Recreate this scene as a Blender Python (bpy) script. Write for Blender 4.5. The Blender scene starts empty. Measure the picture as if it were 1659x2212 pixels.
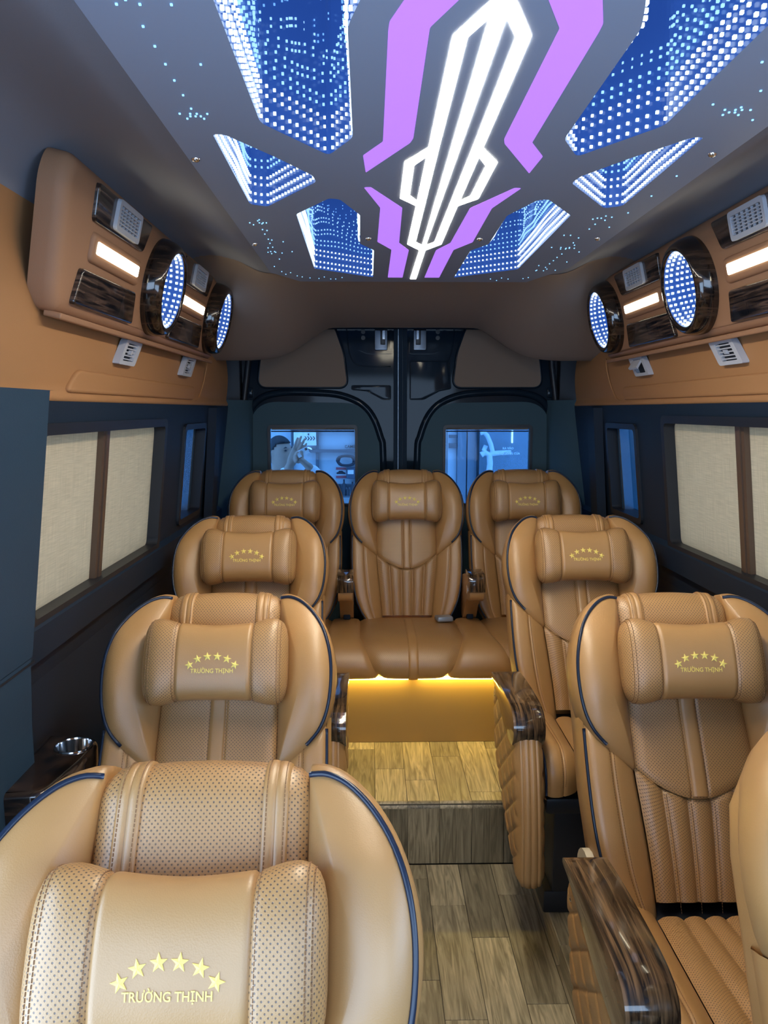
import bpy, bmesh, math, random
from math import sin, cos, pi, sqrt, radians, atan2
from mathutils import Vector, Matrix
from mathutils.geometry import tessellate_polygon

random.seed(7)
SC = bpy.context.scene
COL = SC.collection

# ------------------------------------------------------------------ camera
cam_d = bpy.data.cameras.new('camera')
cam = bpy.data.objects.new('camera', cam_d)
COL.objects.link(cam)
cam.location = (-0.155, 0.0, 1.55)
cam.rotation_euler = (radians(90 - 7.54), 0, -radians(1.02))
cam_d.sensor_fit = 'VERTICAL'
cam_d.sensor_height = 24.0
cam_d.lens = 24.0 * 1661.0 / 2212.0
cam_d.clip_start = 0.02
SC.camera = cam

# ------------------------------------------------------------------ world, exposure
SC.view_settings.view_transform = 'Standard'
SC.view_settings.look = 'None'
SC.view_settings.gamma = 1.0
SC.view_settings.exposure = 0.36
try:
    SC.view_settings.use_curve_mapping = False
except Exception:
    pass
SC.cycles.use_denoising = True
SC.cycles.max_bounces = 8
SC.cycles.diffuse_bounces = 4
SC.cycles.glossy_bounces = 3
SC.cycles.use_adaptive_sampling = True
SC.cycles.adaptive_threshold = .03
SC.cycles.transparent_max_bounces = 12
SC.cycles.caustics_reflective = False
SC.cycles.caustics_refractive = False
SC.cycles.sample_clamp_indirect = 4.0
world = bpy.data.worlds.new('world')
SC.world = world
world.use_nodes = True
_bg = world.node_tree.nodes['Background']
_bg.inputs[0].default_value = (0.60, 0.86, 1.24, 1)
_bg.inputs[1].default_value = 4.4


def portal(name, loc, rot, sx, sy):
    l = bpy.data.lights.new(name, 'AREA')
    l.shape = 'RECTANGLE'; l.size = sx; l.size_y = sy
    l.cycles.is_portal = True
    o = bpy.data.objects.new(name, l); COL.objects.link(o)
    o.location = loc; o.rotation_euler = rot
    o['kind'] = 'helper'
    return o


# daylight enters through the windscreen and the two front door windows
portal('windscreen_daylight', (0, -1.28, 1.45), (radians(90), 0, radians(180)), 1.6, 1.0)
portal('front_door_daylight', (-0.98, -0.09, .86), (0, radians(-90), 0), 1.5, 1.72)
portal('front_door_daylight', (0.93, 0.0, 1.35), (0, radians(90), 0), 0.9, 1.6)


# ------------------------------------------------------------------ materials
def new_mat(name):
    m = bpy.data.materials.new(name); m.use_nodes = True
    nt = m.node_tree
    return m, nt, nt.nodes['Principled BSDF']


def simple(name, col, rough=.5, metal=0.0, spec=.5, coat=0.0, bump=0.0, scale=200., var=0.0):
    m, nt, b = new_mat(name)
    b.inputs['Base Color'].default_value = (*col, 1)
    b.inputs['Roughness'].default_value = rough
    b.inputs['Metallic'].default_value = metal
    b.inputs['Specular IOR Level'].default_value = spec
    b.inputs['Coat Weight'].default_value = coat
    b.inputs['Coat Roughness'].default_value = .05
    N, L = nt.nodes, nt.links
    if bump or var:
        tc = N.new('ShaderNodeTexCoord'); no = N.new('ShaderNodeTexNoise')
        no.inputs['Scale'].default_value = scale; no.inputs['Detail'].default_value = 3
        L.new(tc.outputs['Object'], no.inputs['Vector'])
        if bump:
            bp = N.new('ShaderNodeBump'); bp.inputs['Strength'].default_value = bump
            bp.inputs['Distance'].default_value = .002
            L.new(no.outputs['Fac'], bp.inputs['Height']); L.new(bp.outputs[0], b.inputs['Normal'])
        if var:
            mx = N.new('ShaderNodeMix'); mx.data_type = 'RGBA'
            mx.inputs[6].default_value = (*[c * (1 - var) for c in col], 1)
            mx.inputs[7].default_value = (*[min(1, c * (1 + var)) for c in col], 1)
            L.new(no.outputs['Fac'], mx.inputs[0]); L.new(mx.outputs[2], b.inputs['Base Color'])
    return m


def emit(name, col, strength, sample=True):
    m, nt, b = new_mat(name)
    b.inputs['Base Color'].default_value = (*[c * .5 for c in col], 1)
    b.inputs['Emission Color'].default_value = (*col, 1)
    b.inputs['Emission Strength'].default_value = strength
    if not sample:
        m.cycles.emission_sampling = 'NONE'
    return m


TAN = (.47, .25, .085)


def leather(name, col, perf=False, rough=.44):
    m, nt, b = new_mat(name)
    N, L = nt.nodes, nt.links
    tc = N.new('ShaderNodeTexCoord')
    vo = N.new('ShaderNodeTexVoronoi'); vo.inputs['Scale'].default_value = 520
    no = N.new('ShaderNodeTexNoise'); no.inputs['Scale'].default_value = 9; no.inputs['Detail'].default_value = 4
    L.new(tc.outputs['Object'], vo.inputs['Vector']); L.new(tc.outputs['Object'], no.inputs['Vector'])
    bp = N.new('ShaderNodeBump'); bp.inputs['Strength'].default_value = .16; bp.inputs['Distance'].default_value = .001
    L.new(vo.outputs['Distance'], bp.inputs['Height'])
    mx = N.new('ShaderNodeMix'); mx.data_type = 'RGBA'
    mx.inputs[6].default_value = (*[c * .9 for c in col], 1)
    mx.inputs[7].default_value = (*[c * 1.1 for c in col], 1)
    L.new(no.outputs['Fac'], mx.inputs[0])
    colout, nrm = mx.outputs[2], bp.outputs[0]
    if perf:
        uv = N.new('ShaderNodeUVMap'); uv.uv_map = 'UVMap'
        P = .0076
        ds = []
        for off in (0.0, .5):
            s = N.new('ShaderNodeVectorMath'); s.operation = 'MULTIPLY_ADD'
            s.inputs[1].default_value = (1 / P, 1 / P, 0); s.inputs[2].default_value = (off, off, 0)
            L.new(uv.outputs[0], s.inputs[0])
            fr = N.new('ShaderNodeVectorMath'); fr.operation = 'FRACTION'; L.new(s.outputs[0], fr.inputs[0])
            d = N.new('ShaderNodeVectorMath'); d.operation = 'DISTANCE'
            d.inputs[1].default_value = (.5, .5, 0); L.new(fr.outputs[0], d.inputs[0])
            ds.append(d.outputs['Value'])
        mn = N.new('ShaderNodeMath'); mn.operation = 'MINIMUM'; L.new(ds[0], mn.inputs[0]); L.new(ds[1], mn.inputs[1])
        mr = N.new('ShaderNodeMapRange'); mr.inputs[1].default_value = .10; mr.inputs[2].default_value = .18
        L.new(mn.outputs[0], mr.inputs[0])
        m2 = N.new('ShaderNodeMix'); m2.data_type = 'RGBA'
        m2.inputs[6].default_value = (.11, .062, .035, 1)
        L.new(mr.outputs[0], m2.inputs[0]); L.new(colout, m2.inputs[7])
        colout = m2.outputs[2]
        b2 = N.new('ShaderNodeBump'); b2.inputs['Strength'].default_value = .5; b2.inputs['Distance'].default_value = .001
        L.new(mr.outputs[0], b2.inputs['Height']); L.new(nrm, b2.inputs['Normal']); nrm = b2.outputs[0]
    L.new(colout, b.inputs['Base Color']); L.new(nrm, b.inputs['Normal'])
    b.inputs['Roughness'].default_value = rough
    b.inputs['Specular IOR Level'].default_value = .75
    b.inputs['Coat Weight'].default_value = .45; b.inputs['Coat Roughness'].default_value = .40
    return m


def wood_gloss(name, dark, light, axis_scale=(60, 4, 60), rough=.12):
    m, nt, b = new_mat(name)
    N, L = nt.nodes, nt.links
    tc = N.new('ShaderNodeTexCoord'); mp = N.new('ShaderNodeMapping')
    mp.inputs['Scale'].default_value = axis_scale
    no = N.new('ShaderNodeTexNoise'); no.inputs['Scale'].default_value = 1.6; no.inputs['Detail'].default_value = 6
    no.inputs['Distortion'].default_value = .5
    L.new(tc.outputs['Object'], mp.inputs[0]); L.new(mp.outputs[0], no.inputs['Vector'])
    cr = N.new('ShaderNodeValToRGB')
    e = cr.color_ramp.elements
    e[0].position = .38; e[0].color = (*dark, 1)
    e[1].position = .66; e[1].color = (*light, 1)
    x = e.new(.5); x.color = (*[(a + c) * .35 for a, c in zip(dark, light)], 1)
    L.new(no.outputs['Fac'], cr.inputs[0]); L.new(cr.outputs[0], b.inputs['Base Color'])
    b.inputs['Roughness'].default_value = rough
    b.inputs['Coat Weight'].default_value = .5; b.inputs['Coat Roughness'].default_value = .04
    return m


def plank_mat(name, a, c):
    m, nt, b = new_mat(name)
    N, L = nt.nodes, nt.links
    tc = N.new('ShaderNodeTexCoord'); mp = N.new('ShaderNodeMapping'); oi = N.new('ShaderNodeObjectInfo')
    mp.inputs['Scale'].default_value = (34, 2.6, 34)
    ad = N.new('ShaderNodeVectorMath'); ad.operation = 'MULTIPLY_ADD'
    ad.inputs[1].default_value = (1, 1, 1)
    sc = N.new('ShaderNodeVectorMath'); sc.operation = 'SCALE'; sc.inputs['Scale'].default_value = 37.0
    cmb = N.new('ShaderNodeCombineXYZ')
    for i in range(3): L.new(oi.outputs['Random'], cmb.inputs[i])
    L.new(cmb.outputs[0], sc.inputs[0])
    L.new(tc.outputs['Object'], ad.inputs[0]); L.new(sc.outputs[0], ad.inputs[2])
    L.new(ad.outputs[0], mp.inputs[0])
    no = N.new('ShaderNodeTexNoise'); no.inputs['Scale'].default_value = 1.5; no.inputs['Detail'].default_value = 7
    no.inputs['Distortion'].default_value = 2.2
    L.new(mp.outputs[0], no.inputs['Vector'])
    cr = N.new('ShaderNodeValToRGB'); e = cr.color_ramp.elements
    e[0].position = .33; e[0].color = (*a, 1); e[1].position = .68; e[1].color = (*c, 1)
    L.new(no.outputs['Fac'], cr.inputs[0])
    mr = N.new('ShaderNodeMapRange'); mr.inputs[3].default_value = .6; mr.inputs[4].default_value = 1.3
    L.new(oi.outputs['Random'], mr.inputs[0])
    vm = N.new('ShaderNodeVectorMath'); vm.operation = 'SCALE'
    L.new(cr.outputs[0], vm.inputs[0]); L.new(mr.outputs[0], vm.inputs['Scale'])
    L.new(vm.outputs[0], b.inputs['Base Color'])
    bp = N.new('ShaderNodeBump'); bp.inputs['Strength'].default_value = .15; bp.inputs['Distance'].default_value = .001
    L.new(no.outputs['Fac'], bp.inputs['Height']); L.new(bp.outputs[0], b.inputs['Normal'])
    b.inputs['Roughness'].default_value = .38
    return m


def blind_mat(name, col):
    m, nt, b = new_mat(name)
    N, L = nt.nodes, nt.links
    tc = N.new('ShaderNodeTexCoord')
    outs = []
    for s in ((1, 420, 9), (1, 14, 420)):
        mp = N.new('ShaderNodeMapping'); mp.inputs['Scale'].default_value = s
        no = N.new('ShaderNodeTexNoise'); no.inputs['Scale'].default_value = 1.0; no.inputs['Detail'].default_value = 3
        L.new(tc.outputs['Object'], mp.inputs[0]); L.new(mp.outputs[0], no.inputs['Vector']); outs.append(no.outputs['Fac'])
    mu = N.new('ShaderNodeMath'); mu.operation = 'MULTIPLY'; L.new(outs[0], mu.inputs[0]); L.new(outs[1], mu.inputs[1])
    cr = N.new('ShaderNodeValToRGB'); e = cr.color_ramp.elements
    e[0].position = .15; e[0].color = (*[c * .80 for c in col], 1); e[1].position = .36; e[1].color = (*col, 1)
    L.new(mu.outputs[0], cr.inputs[0]); L.new(cr.outputs[0], b.inputs['Base Color'])
    b.inputs['Roughness'].default_value = .8; b.inputs['Specular IOR Level'].default_value = .15
    tr = N.new('ShaderNodeBsdfTranslucent'); L.new(cr.outputs[0], tr.inputs[0])
    mx = N.new('ShaderNodeMixShader'); mx.inputs[0].default_value = .5
    L.new(b.outputs[0], mx.inputs[1]); L.new(tr.outputs[0], mx.inputs[2])
    L.new(mx.outputs[0], N['Material Output'].inputs[0])
    return m


def tinted_glass(name, tint, gloss=.08):
    m, nt, b = new_mat(name)
    N, L = nt.nodes, nt.links
    t = N.new('ShaderNodeBsdfTransparent'); t.inputs[0].default_value = (*tint, 1)
    g = N.new('ShaderNodeBsdfGlossy'); g.inputs['Roughness'].default_value = .03
    mx = N.new('ShaderNodeMixShader'); mx.inputs[0].default_value = gloss
    L.new(t.outputs[0], mx.inputs[1]); L.new(g.outputs[0], mx.inputs[2])
    L.new(mx.outputs[0], N['Material Output'].inputs[0])
    N.remove(b)
    return m


M = dict(
    leather=leather('tan_leather', TAN),
    perf=leather('perforated_tan_leather', TAN, True),
    piping=simple('navy_piping', (.010, .020, .045), .3),
    thread=simple('brown_thread', (.26, .13, .055), .7),
    gold=simple('yellow_embroidery', (1.0, .80, .19), .5, bump=.3, scale=900),
    black=simple('black_plastic', (.012, .014, .02), .45),
    hazed_trim=simple('haze_blue_trim', (.022, .050, .085), .55, spec=.3, bump=.12, scale=420),  # blue lens haze is put into this dark trim's colour
    hazed_trim_dark=simple('dark_haze_blue_trim', (.010, .021, .040), .55, spec=.3, bump=.12, scale=420),  # darker trim with the same blue haze mixed into its base
    cool_liner=simple('cool_lit_headliner', (.22, .23, .275), .9, spec=.1, bump=.15, scale=500),  # tan-brown headliner with cool light and haze painted in as grey
    half_cool_liner=simple('half_cool_lit_headliner', (.27, .205, .165), .85, spec=.12, bump=.15, scale=500),  # same headliner, partway between tan and the painted cool light
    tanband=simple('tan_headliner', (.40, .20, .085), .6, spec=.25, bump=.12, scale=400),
    pod=simple('pod_leather', (.36, .19, .105), .55, spec=.3, bump=.15, scale=450),
    board=simple('ceiling_board', (.24, .275, .365), .55, spec=.3),
    boardedge=simple('board_edge', (.5, .48, .47), .4),
    wood=wood_gloss('gloss_ebony', (.016, .011, .008), (.20, .115, .055), (80, 3, 8)),
    ebony=wood_gloss('gloss_dark_ebony', (.006, .005, .005), (.060, .034, .022), (8, 8, 60)),
    ebonyv=wood_gloss('gloss_dark_ebony_tile', (.006, .005, .006), (.13, .08, .058), (4, 4, 80), .2),
    vent=simple('vent_plastic', (.50, .52, .58), .45),
    ventdark=simple('vent_cavity', (.03, .035, .045), .7),
    warm=emit('warm_light', (1.0, .90, .66), 10.0),
    white=emit('white_light', (1.0, .91, .70), 44.0),
    purple=emit('purple_light', (.49, .21, .98), .75),
    amber=emit('amber_strip', (1.0, .73, .14), 26.0),
    led0=emit('led_white', (.66, .84, 1.0), 1.5, False),
    led1=emit('led_reflection_pale', (.30, .58, 1.0), 1.1, False),
    led2=emit('led_reflection_deep', (.16, .42, 1.0), .9, False),
    star=emit('star_light', (.22, .55, 1.0), 1.6, False),
    chrome=simple('chrome', (.8, .8, .82), .12, metal=1.0),
    gloss=simple('hazed_gloss_black', (.009, .018, .030), .07, spec=.12),  # black gloss, bluish haze painted into the base
    hazed_teal=simple('door_card', (.052, .095, .122), .75, spec=.2, bump=.1, scale=500),  # bluish veil over the doors is added to the card colour
    plank=plank_mat('oak_vinyl', (.21, .175, .11), (.52, .44, .29)),
    base=simple('floor_base', (.05, .042, .03), .6),
    benchpanel=simple('bench_front_leather', (.38, .235, .075), .55, bump=.1, scale=300),
    blind=blind_mat('woven_blind', (.70, .58, .42)),
    rail=simple('bronze_rail', (.10, .060, .038), .4),
    glass=tinted_glass('tinted_glass', (.31, .47, .62), .010),
    sideglass=tinted_glass('side_glass', (.7, .75, .8), .02),
    quarterglass=tinted_glass('quarter_glass', (.08, .17, .25), .03),
    cream=simple('cream_panel', (.62, .55, .40), .5),
)


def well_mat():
    m, nt, b = new_mat('blue_glow_wall')
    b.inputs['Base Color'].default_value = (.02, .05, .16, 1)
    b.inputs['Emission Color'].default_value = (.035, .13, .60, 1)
    b.inputs['Emission Strength'].default_value = .32  # wall emission stands in for LED light reflected inside the mirror
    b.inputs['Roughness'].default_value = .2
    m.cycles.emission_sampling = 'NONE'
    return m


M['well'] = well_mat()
M['welltop'] = simple('dark_mirror', (.03, .06, .12), .15)


# ------------------------------------------------------------------ mesh helpers
def mk_mesh(name, vs, fs, mats, smooth=True, uv=None, fmat=None, auto=None):
    me = bpy.data.meshes.new(name)
    me.from_pydata([tuple(v) for v in vs], [], fs)
    for m in (mats if isinstance(mats, (list, tuple)) else [mats]):
        me.materials.append(m)
    if uv is not None:
        ul = me.uv_layers.new(name='UVMap')
        for lp in me.loops:
            ul.data[lp.index].uv = uv[lp.vertex_index]
    if fmat is not None:
        me.polygons.foreach_set('material_index', fmat)
    me.polygons.foreach_set('use_smooth', [smooth] * len(me.polygons))
    if auto:
        try:
            me.set_sharp_from_angle(angle=radians(auto))
        except Exception:
            pass
    me.update()
    return me


def obj(name, me, parent=None, kind=None, label=None, cat=None, group=None, loc=None):
    o = bpy.data.objects.new(name, me)
    COL.objects.link(o)
    if parent: o.parent = parent
    if loc: o.location = loc
    if kind: o['kind'] = kind
    if label: o['label'] = label
    if cat: o['category'] = cat
    if group: o['group'] = group
    return o


def empty(name, loc=(0, 0, 0), rz=0, label=None, cat=None, group=None, kind=None):
    o = obj(name, None, None, kind, label, cat, group, loc)
    o.rotation_euler = (0, 0, rz)
    o.empty_display_size = .1
    return o


class G:
    """collects geometry for one mesh"""
    def __init__(s): s.v = []; s.f = []; s.u = []; s.m = []
    def add(s, vs, fs, uv=None, mi=0):
        b = len(s.v); s.v += [tuple(v) for v in vs]
        s.u += list(uv) if uv else [(0, 0)] * len(vs)
        s.f += [tuple(b + i for i in f) for f in fs]; s.m += [mi] * len(fs)
    def mesh(s, name, mats, smooth=True, auto=None, uv=True):
        return mk_mesh(name, s.v, s.f, mats, smooth, s.u if uv else None, s.m, auto)


def grid(nu, nv, fn, uvfn=None, flip=False):
    vs = []; uv = []
    for i in range(nu):
        for j in range(nv):
            vs.append(fn(i, j)); uv.append(uvfn(i, j) if uvfn else (0, 0))
    fs = []
    for i in range(nu - 1):
        for j in range(nv - 1):
            q = (i * nv + j, (i + 1) * nv + j, (i + 1) * nv + j + 1, i * nv + j + 1)
            fs.append(q[::-1] if flip else q)
    return vs, fs, uv


def tube(path, r, seg=8, closed=False, cap=True):
    path = [Vector(p) for p in path]; n = len(path); vs = []; fs = []
    up = Vector((0, 0, 1)); prev = None
    for i, p in enumerate(path):
        if closed: t = path[(i + 1) % n] - path[i - 1]
        else: t = path[min(i + 1, n - 1)] - path[max(i - 1, 0)]
        t.normalize()
        if prev is None:
            a = up.cross(t)
            if a.length < .05: a = Vector((1, 0, 0)).cross(t)
            a.normalize()
        else:
            a = prev - t * prev.dot(t); a.normalize()
        prev = a; b = t.cross(a)
        rr = r[i] if isinstance(r, (list, tuple)) else r
        for k in range(seg):
            an = 2 * pi * k / seg
            vs.append(p + a * rr * cos(an) + b * rr * sin(an))
    m = n if closed else n - 1
    for i in range(m):
        for k in range(seg):
            i2 = (i + 1) % n; k2 = (k + 1) % seg
            fs.append((i * seg + k, i2 * seg + k, i2 * seg + k2, i * seg + k2))
    if cap and not closed:
        fs.append(tuple(range(seg))[::-1]); fs.append(tuple((n - 1) * seg + k for k in range(seg)))
    return vs, fs


def box_geo(x0, x1, y0, y1, z0, z1):
    vs = [(x, y, z) for x in (x0, x1) for y in (y0, y1) for z in (z0, z1)]
    fs = [(0, 1, 3, 2), (4, 6, 7, 5), (0, 4, 5, 1), (2, 3, 7, 6), (0, 2, 6, 4), (1, 5, 7, 3)]
    return vs, fs


def bevel_mesh(name, vs, fs, mats, w=.005, seg=2, auto=40, smooth=True):
    bm = bmesh.new()
    bv = [bm.verts.new(v) for v in vs]
    for f in fs: bm.faces.new([bv[i] for i in f])
    bmesh.ops.recalc_face_normals(bm, faces=bm.faces)
    es = [e for e in bm.edges if len(e.link_faces) == 2 and e.calc_face_angle(0) > radians(25)]
    bmesh.ops.bevel(bm, geom=es, offset=w, segments=seg, affect='EDGES', profile=.5, clamp_overlap=True)
    me = bpy.data.meshes.new(name); bm.to_mesh(me); bm.free()
    for m in (mats if isinstance(mats, (list, tuple)) else [mats]): me.materials.append(m)
    me.polygons.foreach_set('use_smooth', [smooth] * len(me.polygons))
    if auto:
        try: me.set_sharp_from_angle(angle=radians(auto))
        except Exception: pass
    return me


def bbox_mesh(name, x0, x1, y0, y1, z0, z1, mat, w=.004, seg=2):
    vs, fs = box_geo(x0, x1, y0, y1, z0, z1)
    return bevel_mesh(name, vs, fs, mat, w, seg)


def round_poly(pts, r, seg=6):
    """rounded corners on a closed 2-D polygon; r number or list"""
    out = []; n = len(pts)
    for i in range(n):
        p0, p, p1 = Vector(pts[i - 1]), Vector(pts[i]), Vector(pts[(i + 1) % n])
        rr = r[i] if isinstance(r, (list, tuple)) else r
        a = (p0 - p); b = (p1 - p)
        d = min(rr, a.length * .48, b.length * .48)
        if d < 1e-5:
            out.append(tuple(p)); continue
        a = p + a.normalized() * d; b = p + b.normalized() * d
        for k in range(seg + 1):
            t = k / seg
            q = a * (1 - t) ** 2 + p * 2 * t * (1 - t) + b * t * t
            out.append(tuple(q))
    return out


def crom(pts, n, closed=False):
    P = [Vector(p) for p in pts]; out = []; m = len(P)
    segs = m if closed else m - 1
    for i in range(n):
        t = i / (n if closed else n - 1) * segs
        k = min(int(t), segs - 1); u = t - k
        if closed: p = [P[(k - 1) % m], P[k % m], P[(k + 1) % m], P[(k + 2) % m]]
        else: p = [P[max(k - 1, 0)], P[k], P[min(k + 1, m - 1)], P[min(k + 2, m - 1)]]
        out.append(.5 * (2 * p[1] + (p[2] - p[0]) * u + (2 * p[0] - 5 * p[1] + 4 * p[2] - p[3]) * u * u + (3 * p[1] - p[0] - 3 * p[2] + p[3]) * u ** 3))
    return out


def tess(loops):
    """triangulate 2-D loops (outer first, holes after); returns verts, tris"""
    fl = [p for l in loops for p in l]
    tr = tessellate_polygon([[Vector((p[0], p[1], 0)) for p in l] for l in loops])
    return fl, tr


def prism(loops, to3, d0, d1, back=True):
    """flat plate with holes: to3(a,b,d) -> 3-D. rims on every loop"""
    fl, tr = tess(loops); n = len(fl)
    vs = [to3(a, b, d0) for a, b in fl] + [to3(a, b, d1) for a, b in fl]
    fs = [tuple(t) for t in tr]
    if back: fs += [tuple(i + n for i in t[::-1]) for t in tr]
    o = 0
    for l in loops:
        m = len(l)
        for i in range(m):
            j = (i + 1) % m
            fs.append((o + i, o + j, o + j + n, o + i + n))
        o += m
    return vs, fs


def fix_normals(me):
    bm = bmesh.new(); bm.from_mesh(me)
    bmesh.ops.remove_doubles(bm, verts=bm.verts, dist=1e-5)
    bmesh.ops.recalc_face_normals(bm, faces=bm.faces)
    bm.to_mesh(me); bm.free()
    return me


def plate(name, loops, to3, d0, d1, mat, bev=0, smooth=False):
    vs, fs = prism(loops, to3, d0, d1)
    me = mk_mesh(name, vs, fs, mat, smooth)
    return fix_normals(me)


def pillow_plate(name, outline, to3, d0, d1, mat, r=.006, holes=()):
    """plate with softly rounded front rim, front at d1"""
    cx = sum(p[0] for p in outline) / len(outline); cy = sum(p[1] for p in outline) / len(outline)
    n = len(outline)
    # inward normals
    area = sum(outline[i - 1][0] * outline[i][1] - outline[i][0] * outline[i - 1][1] for i in range(n))
    sg = 1 if area > 0 else -1
    nr = []
    for i in range(n):
        t = Vector(outline[(i + 1) % n]) - Vector(outline[i - 1])
        t = t.normalized() if t.length > 1e-9 else Vector((1, 0))
        nr.append(Vector((-t.y, t.x)) * sg)
    vs = []; rows = 5
    s = 1 if d1 > d0 else -1
    for k in range(rows + 1):
        if k == 0: ins, d = 0, d0
        else:
            a = (k - 1) / (rows - 1) * pi / 2
            ins, d = r * (1 - cos(a)), d1 - s * r * (1 - sin(a))
        for i in range(n):
            p = Vector(outline[i]) + nr[i] * ins
            vs.append(to3(p.x, p.y, d))
    fs = []
    for k in range(rows):
        for i in range(n):
            j = (i + 1) % n
            fs.append((k * n + i, k * n + j, (k + 1) * n + j, (k + 1) * n + i))
    _, tr = tess([[tuple(Vector(outline[i]) + nr[i] * r) for i in range(n)]] + [list(h) for h in holes])
    for h in holes: vs += [to3(a, b, d1) for a, b in h]
    fs += [tuple(rows * n + t for t in q) for q in tr]
    me = mk_mesh(name, vs, fs, mat, True)
    me = fix_normals(me)
    try: me.set_sharp_from_angle(angle=radians(50))
    except Exception: pass
    return me


def lerp_tab(tab, x):
    if x <= tab[0][0]: return tab[0][1]
    for (a, b), (c, d) in zip(tab, tab[1:]):
        if x <= c: return b + (d - b) * (x - a) / (c - a)
    return tab[-1][1]


def smooth_tab(tab, x):
    """monotone-ish smooth interpolation (catmull-rom on y)"""
    n = len(tab)
    if x <= tab[0][0]: return tab[0][1]
    if x >= tab[-1][0]: return tab[-1][1]
    for i in range(n - 1):
        if x <= tab[i + 1][0]:
            x0, y1 = tab[i]; x1, y2 = tab[i + 1]
            y0 = tab[max(i - 1, 0)]; y3 = tab[min(i + 2, n - 1)]
            m1 = (y2 - y0[1]) / (x1 - y0[0] if x1 != y0[0] else 1)
            m2 = (y3[1] - y1) / (y3[0] - x0 if y3[0] != x0 else 1)
            h = x1 - x0; t = (x - x0) / h
            return (2 * t ** 3 - 3 * t * t + 1) * y1 + (t ** 3 - 2 * t * t + t) * h * m1 + (-2 * t ** 3 + 3 * t * t) * y2 + (t ** 3 - t * t) * h * m2


# ================================================================== THE ROOM
XWALL = [(0, .93), (.5, .93), (.93, .925), (.985, .915), (1.0, .888), (1.075, .882), (1.09, .897), (1.5, .852), (1.57, .845)]
def wall_w(z): return lerp_tab(XWALL, z)


def build_wall(side, name, opens, y0, y1):
    ys = sorted({y0, y1, *[v for o in opens for v in o[:2]]})
    zs = sorted({*[z for z, _ in XWALL], *[v for o in opens for v in o[2:4]]})
    g = G(); idx = {}
    def vid(y, z):
        k = (y, z)
        if k not in idx:
            idx[k] = len(g.v); g.v.append((side * wall_w(z), y, z)); g.u.append((0, 0))
        return idx[k]
    for a, b in zip(ys, ys[1:]):
        for c, d in zip(zs, zs[1:]):
            my, mz = (a + b) / 2, (c + d) / 2
            if any(o[0] < my < o[1] and o[2] < mz < o[3] for o in opens): continue
            q = (vid(a, c), vid(b, c), vid(b, d), vid(a, d))
            g.f.append(q if side < 0 else q[::-1]); g.m.append(0)
    # outer skin a little further out so the shell has thickness
    for a, b in zip(ys, ys[1:]):
        for c, d in zip(zs, zs[1:]):
            my, mz = (a + b) / 2, (c + d) / 2
            if any(o[0] < my < o[1] and o[2] < mz < o[3] for o in opens): continue
            pts = [(side * (wall_w(z) + .07), y, z) for y, z in ((a, c), (b, c), (b, d), (a, d))]
            g.add(pts, [(3, 2, 1, 0) if side < 0 else (0, 1, 2, 3)])
    me = g.mesh(name, M['hazed_trim_dark'], smooth=False, uv=False)
    return obj(name, me, kind='structure')


WIN = (1.64, 2.62, 1.09, 1.50)
QWIN = (2.92, 3.26, 1.13, 1.48)
FRONT = (-.85, .75, .95, 1.57)
FRONTL = (-.95, .77, .12, 1.57)        # open front door on the left
WINR = (1.05, 2.62, 1.09, 1.51)
wl = build_wall(-1, 'wall_left', [WIN, QWIN, FRONTL], -1.3, 4.05)
wr = build_wall(1, 'wall_right', [WINR, QWIN, FRONT], -1.3, 4.05)


def win_frame(side, name, o, t=.022, dep=.045, glass=True):
    y0, y1, z0, z1 = o
    loopo = round_poly([(y0 - t, z0 - t), (y1 + t, z0 - t), (y1 + t, z1 + t), (y0 - t, z1 + t)], .03, 5)
    loopi = round_poly([(y0 + .004, z0 + .004), (y1 - .004, z0 + .004), (y1 - .004, z1 - .004), (y0 + .004, z1 - .004)], .02, 5)
    def to3(a, b, d): return (side * (wall_w(min(max(b, 1.09), 1.56)) + d), a, b)
    me = plate('window_frame', [loopo, loopi], to3, -.010, dep, M['black'])
    fr = obj(name, me, kind='structure')
    if glass:
        gl = plate('pane', [[(y0 - .01, z0 - .01), (y1 + .01, z0 - .01), (y1 + .01, z1 + .01), (y0 - .01, z1 + .01)]], to3, .05, .055, M['sideglass'])
        obj('pane', gl, fr)
    return fr


win_frame(-1, 'window_1', WIN); win_frame(1, 'window_2', WINR)


def quarter_window(side, name):
    fr = win_frame(side, name, QWIN, .018, .08, False)
    y0, y1, z0, z1 = QWIN
    def to3(a, b, d): return (side * (wall_w(b) + d), a, b)
    obj('pane', plate('pane', [[(y0, z0), (y1, z0), (y1, z1), (y0, z1)]], to3, .070, .074, M['quarterglass']), fr)
    # chrome channel standing in the rear third of the opening
    obj('channel', plate('channel', [[(y1 - .050, z0), (y1 - .036, z0), (y1 - .036, z1), (y1 - .050, z1)]], to3, .03, .068, simple('channel_metal', (.45, .55, .62), .25, metal=.9)), fr)
    obj('channel', plate('channel', [[(y1 - .022, z0), (y1 - .012, z0), (y1 - .012, z1), (y1 - .022, z1)]], to3, .03, .068, M['hazed_trim']), fr)


quarter_window(-1, 'window_3'); quarter_window(1, 'window_4')


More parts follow.
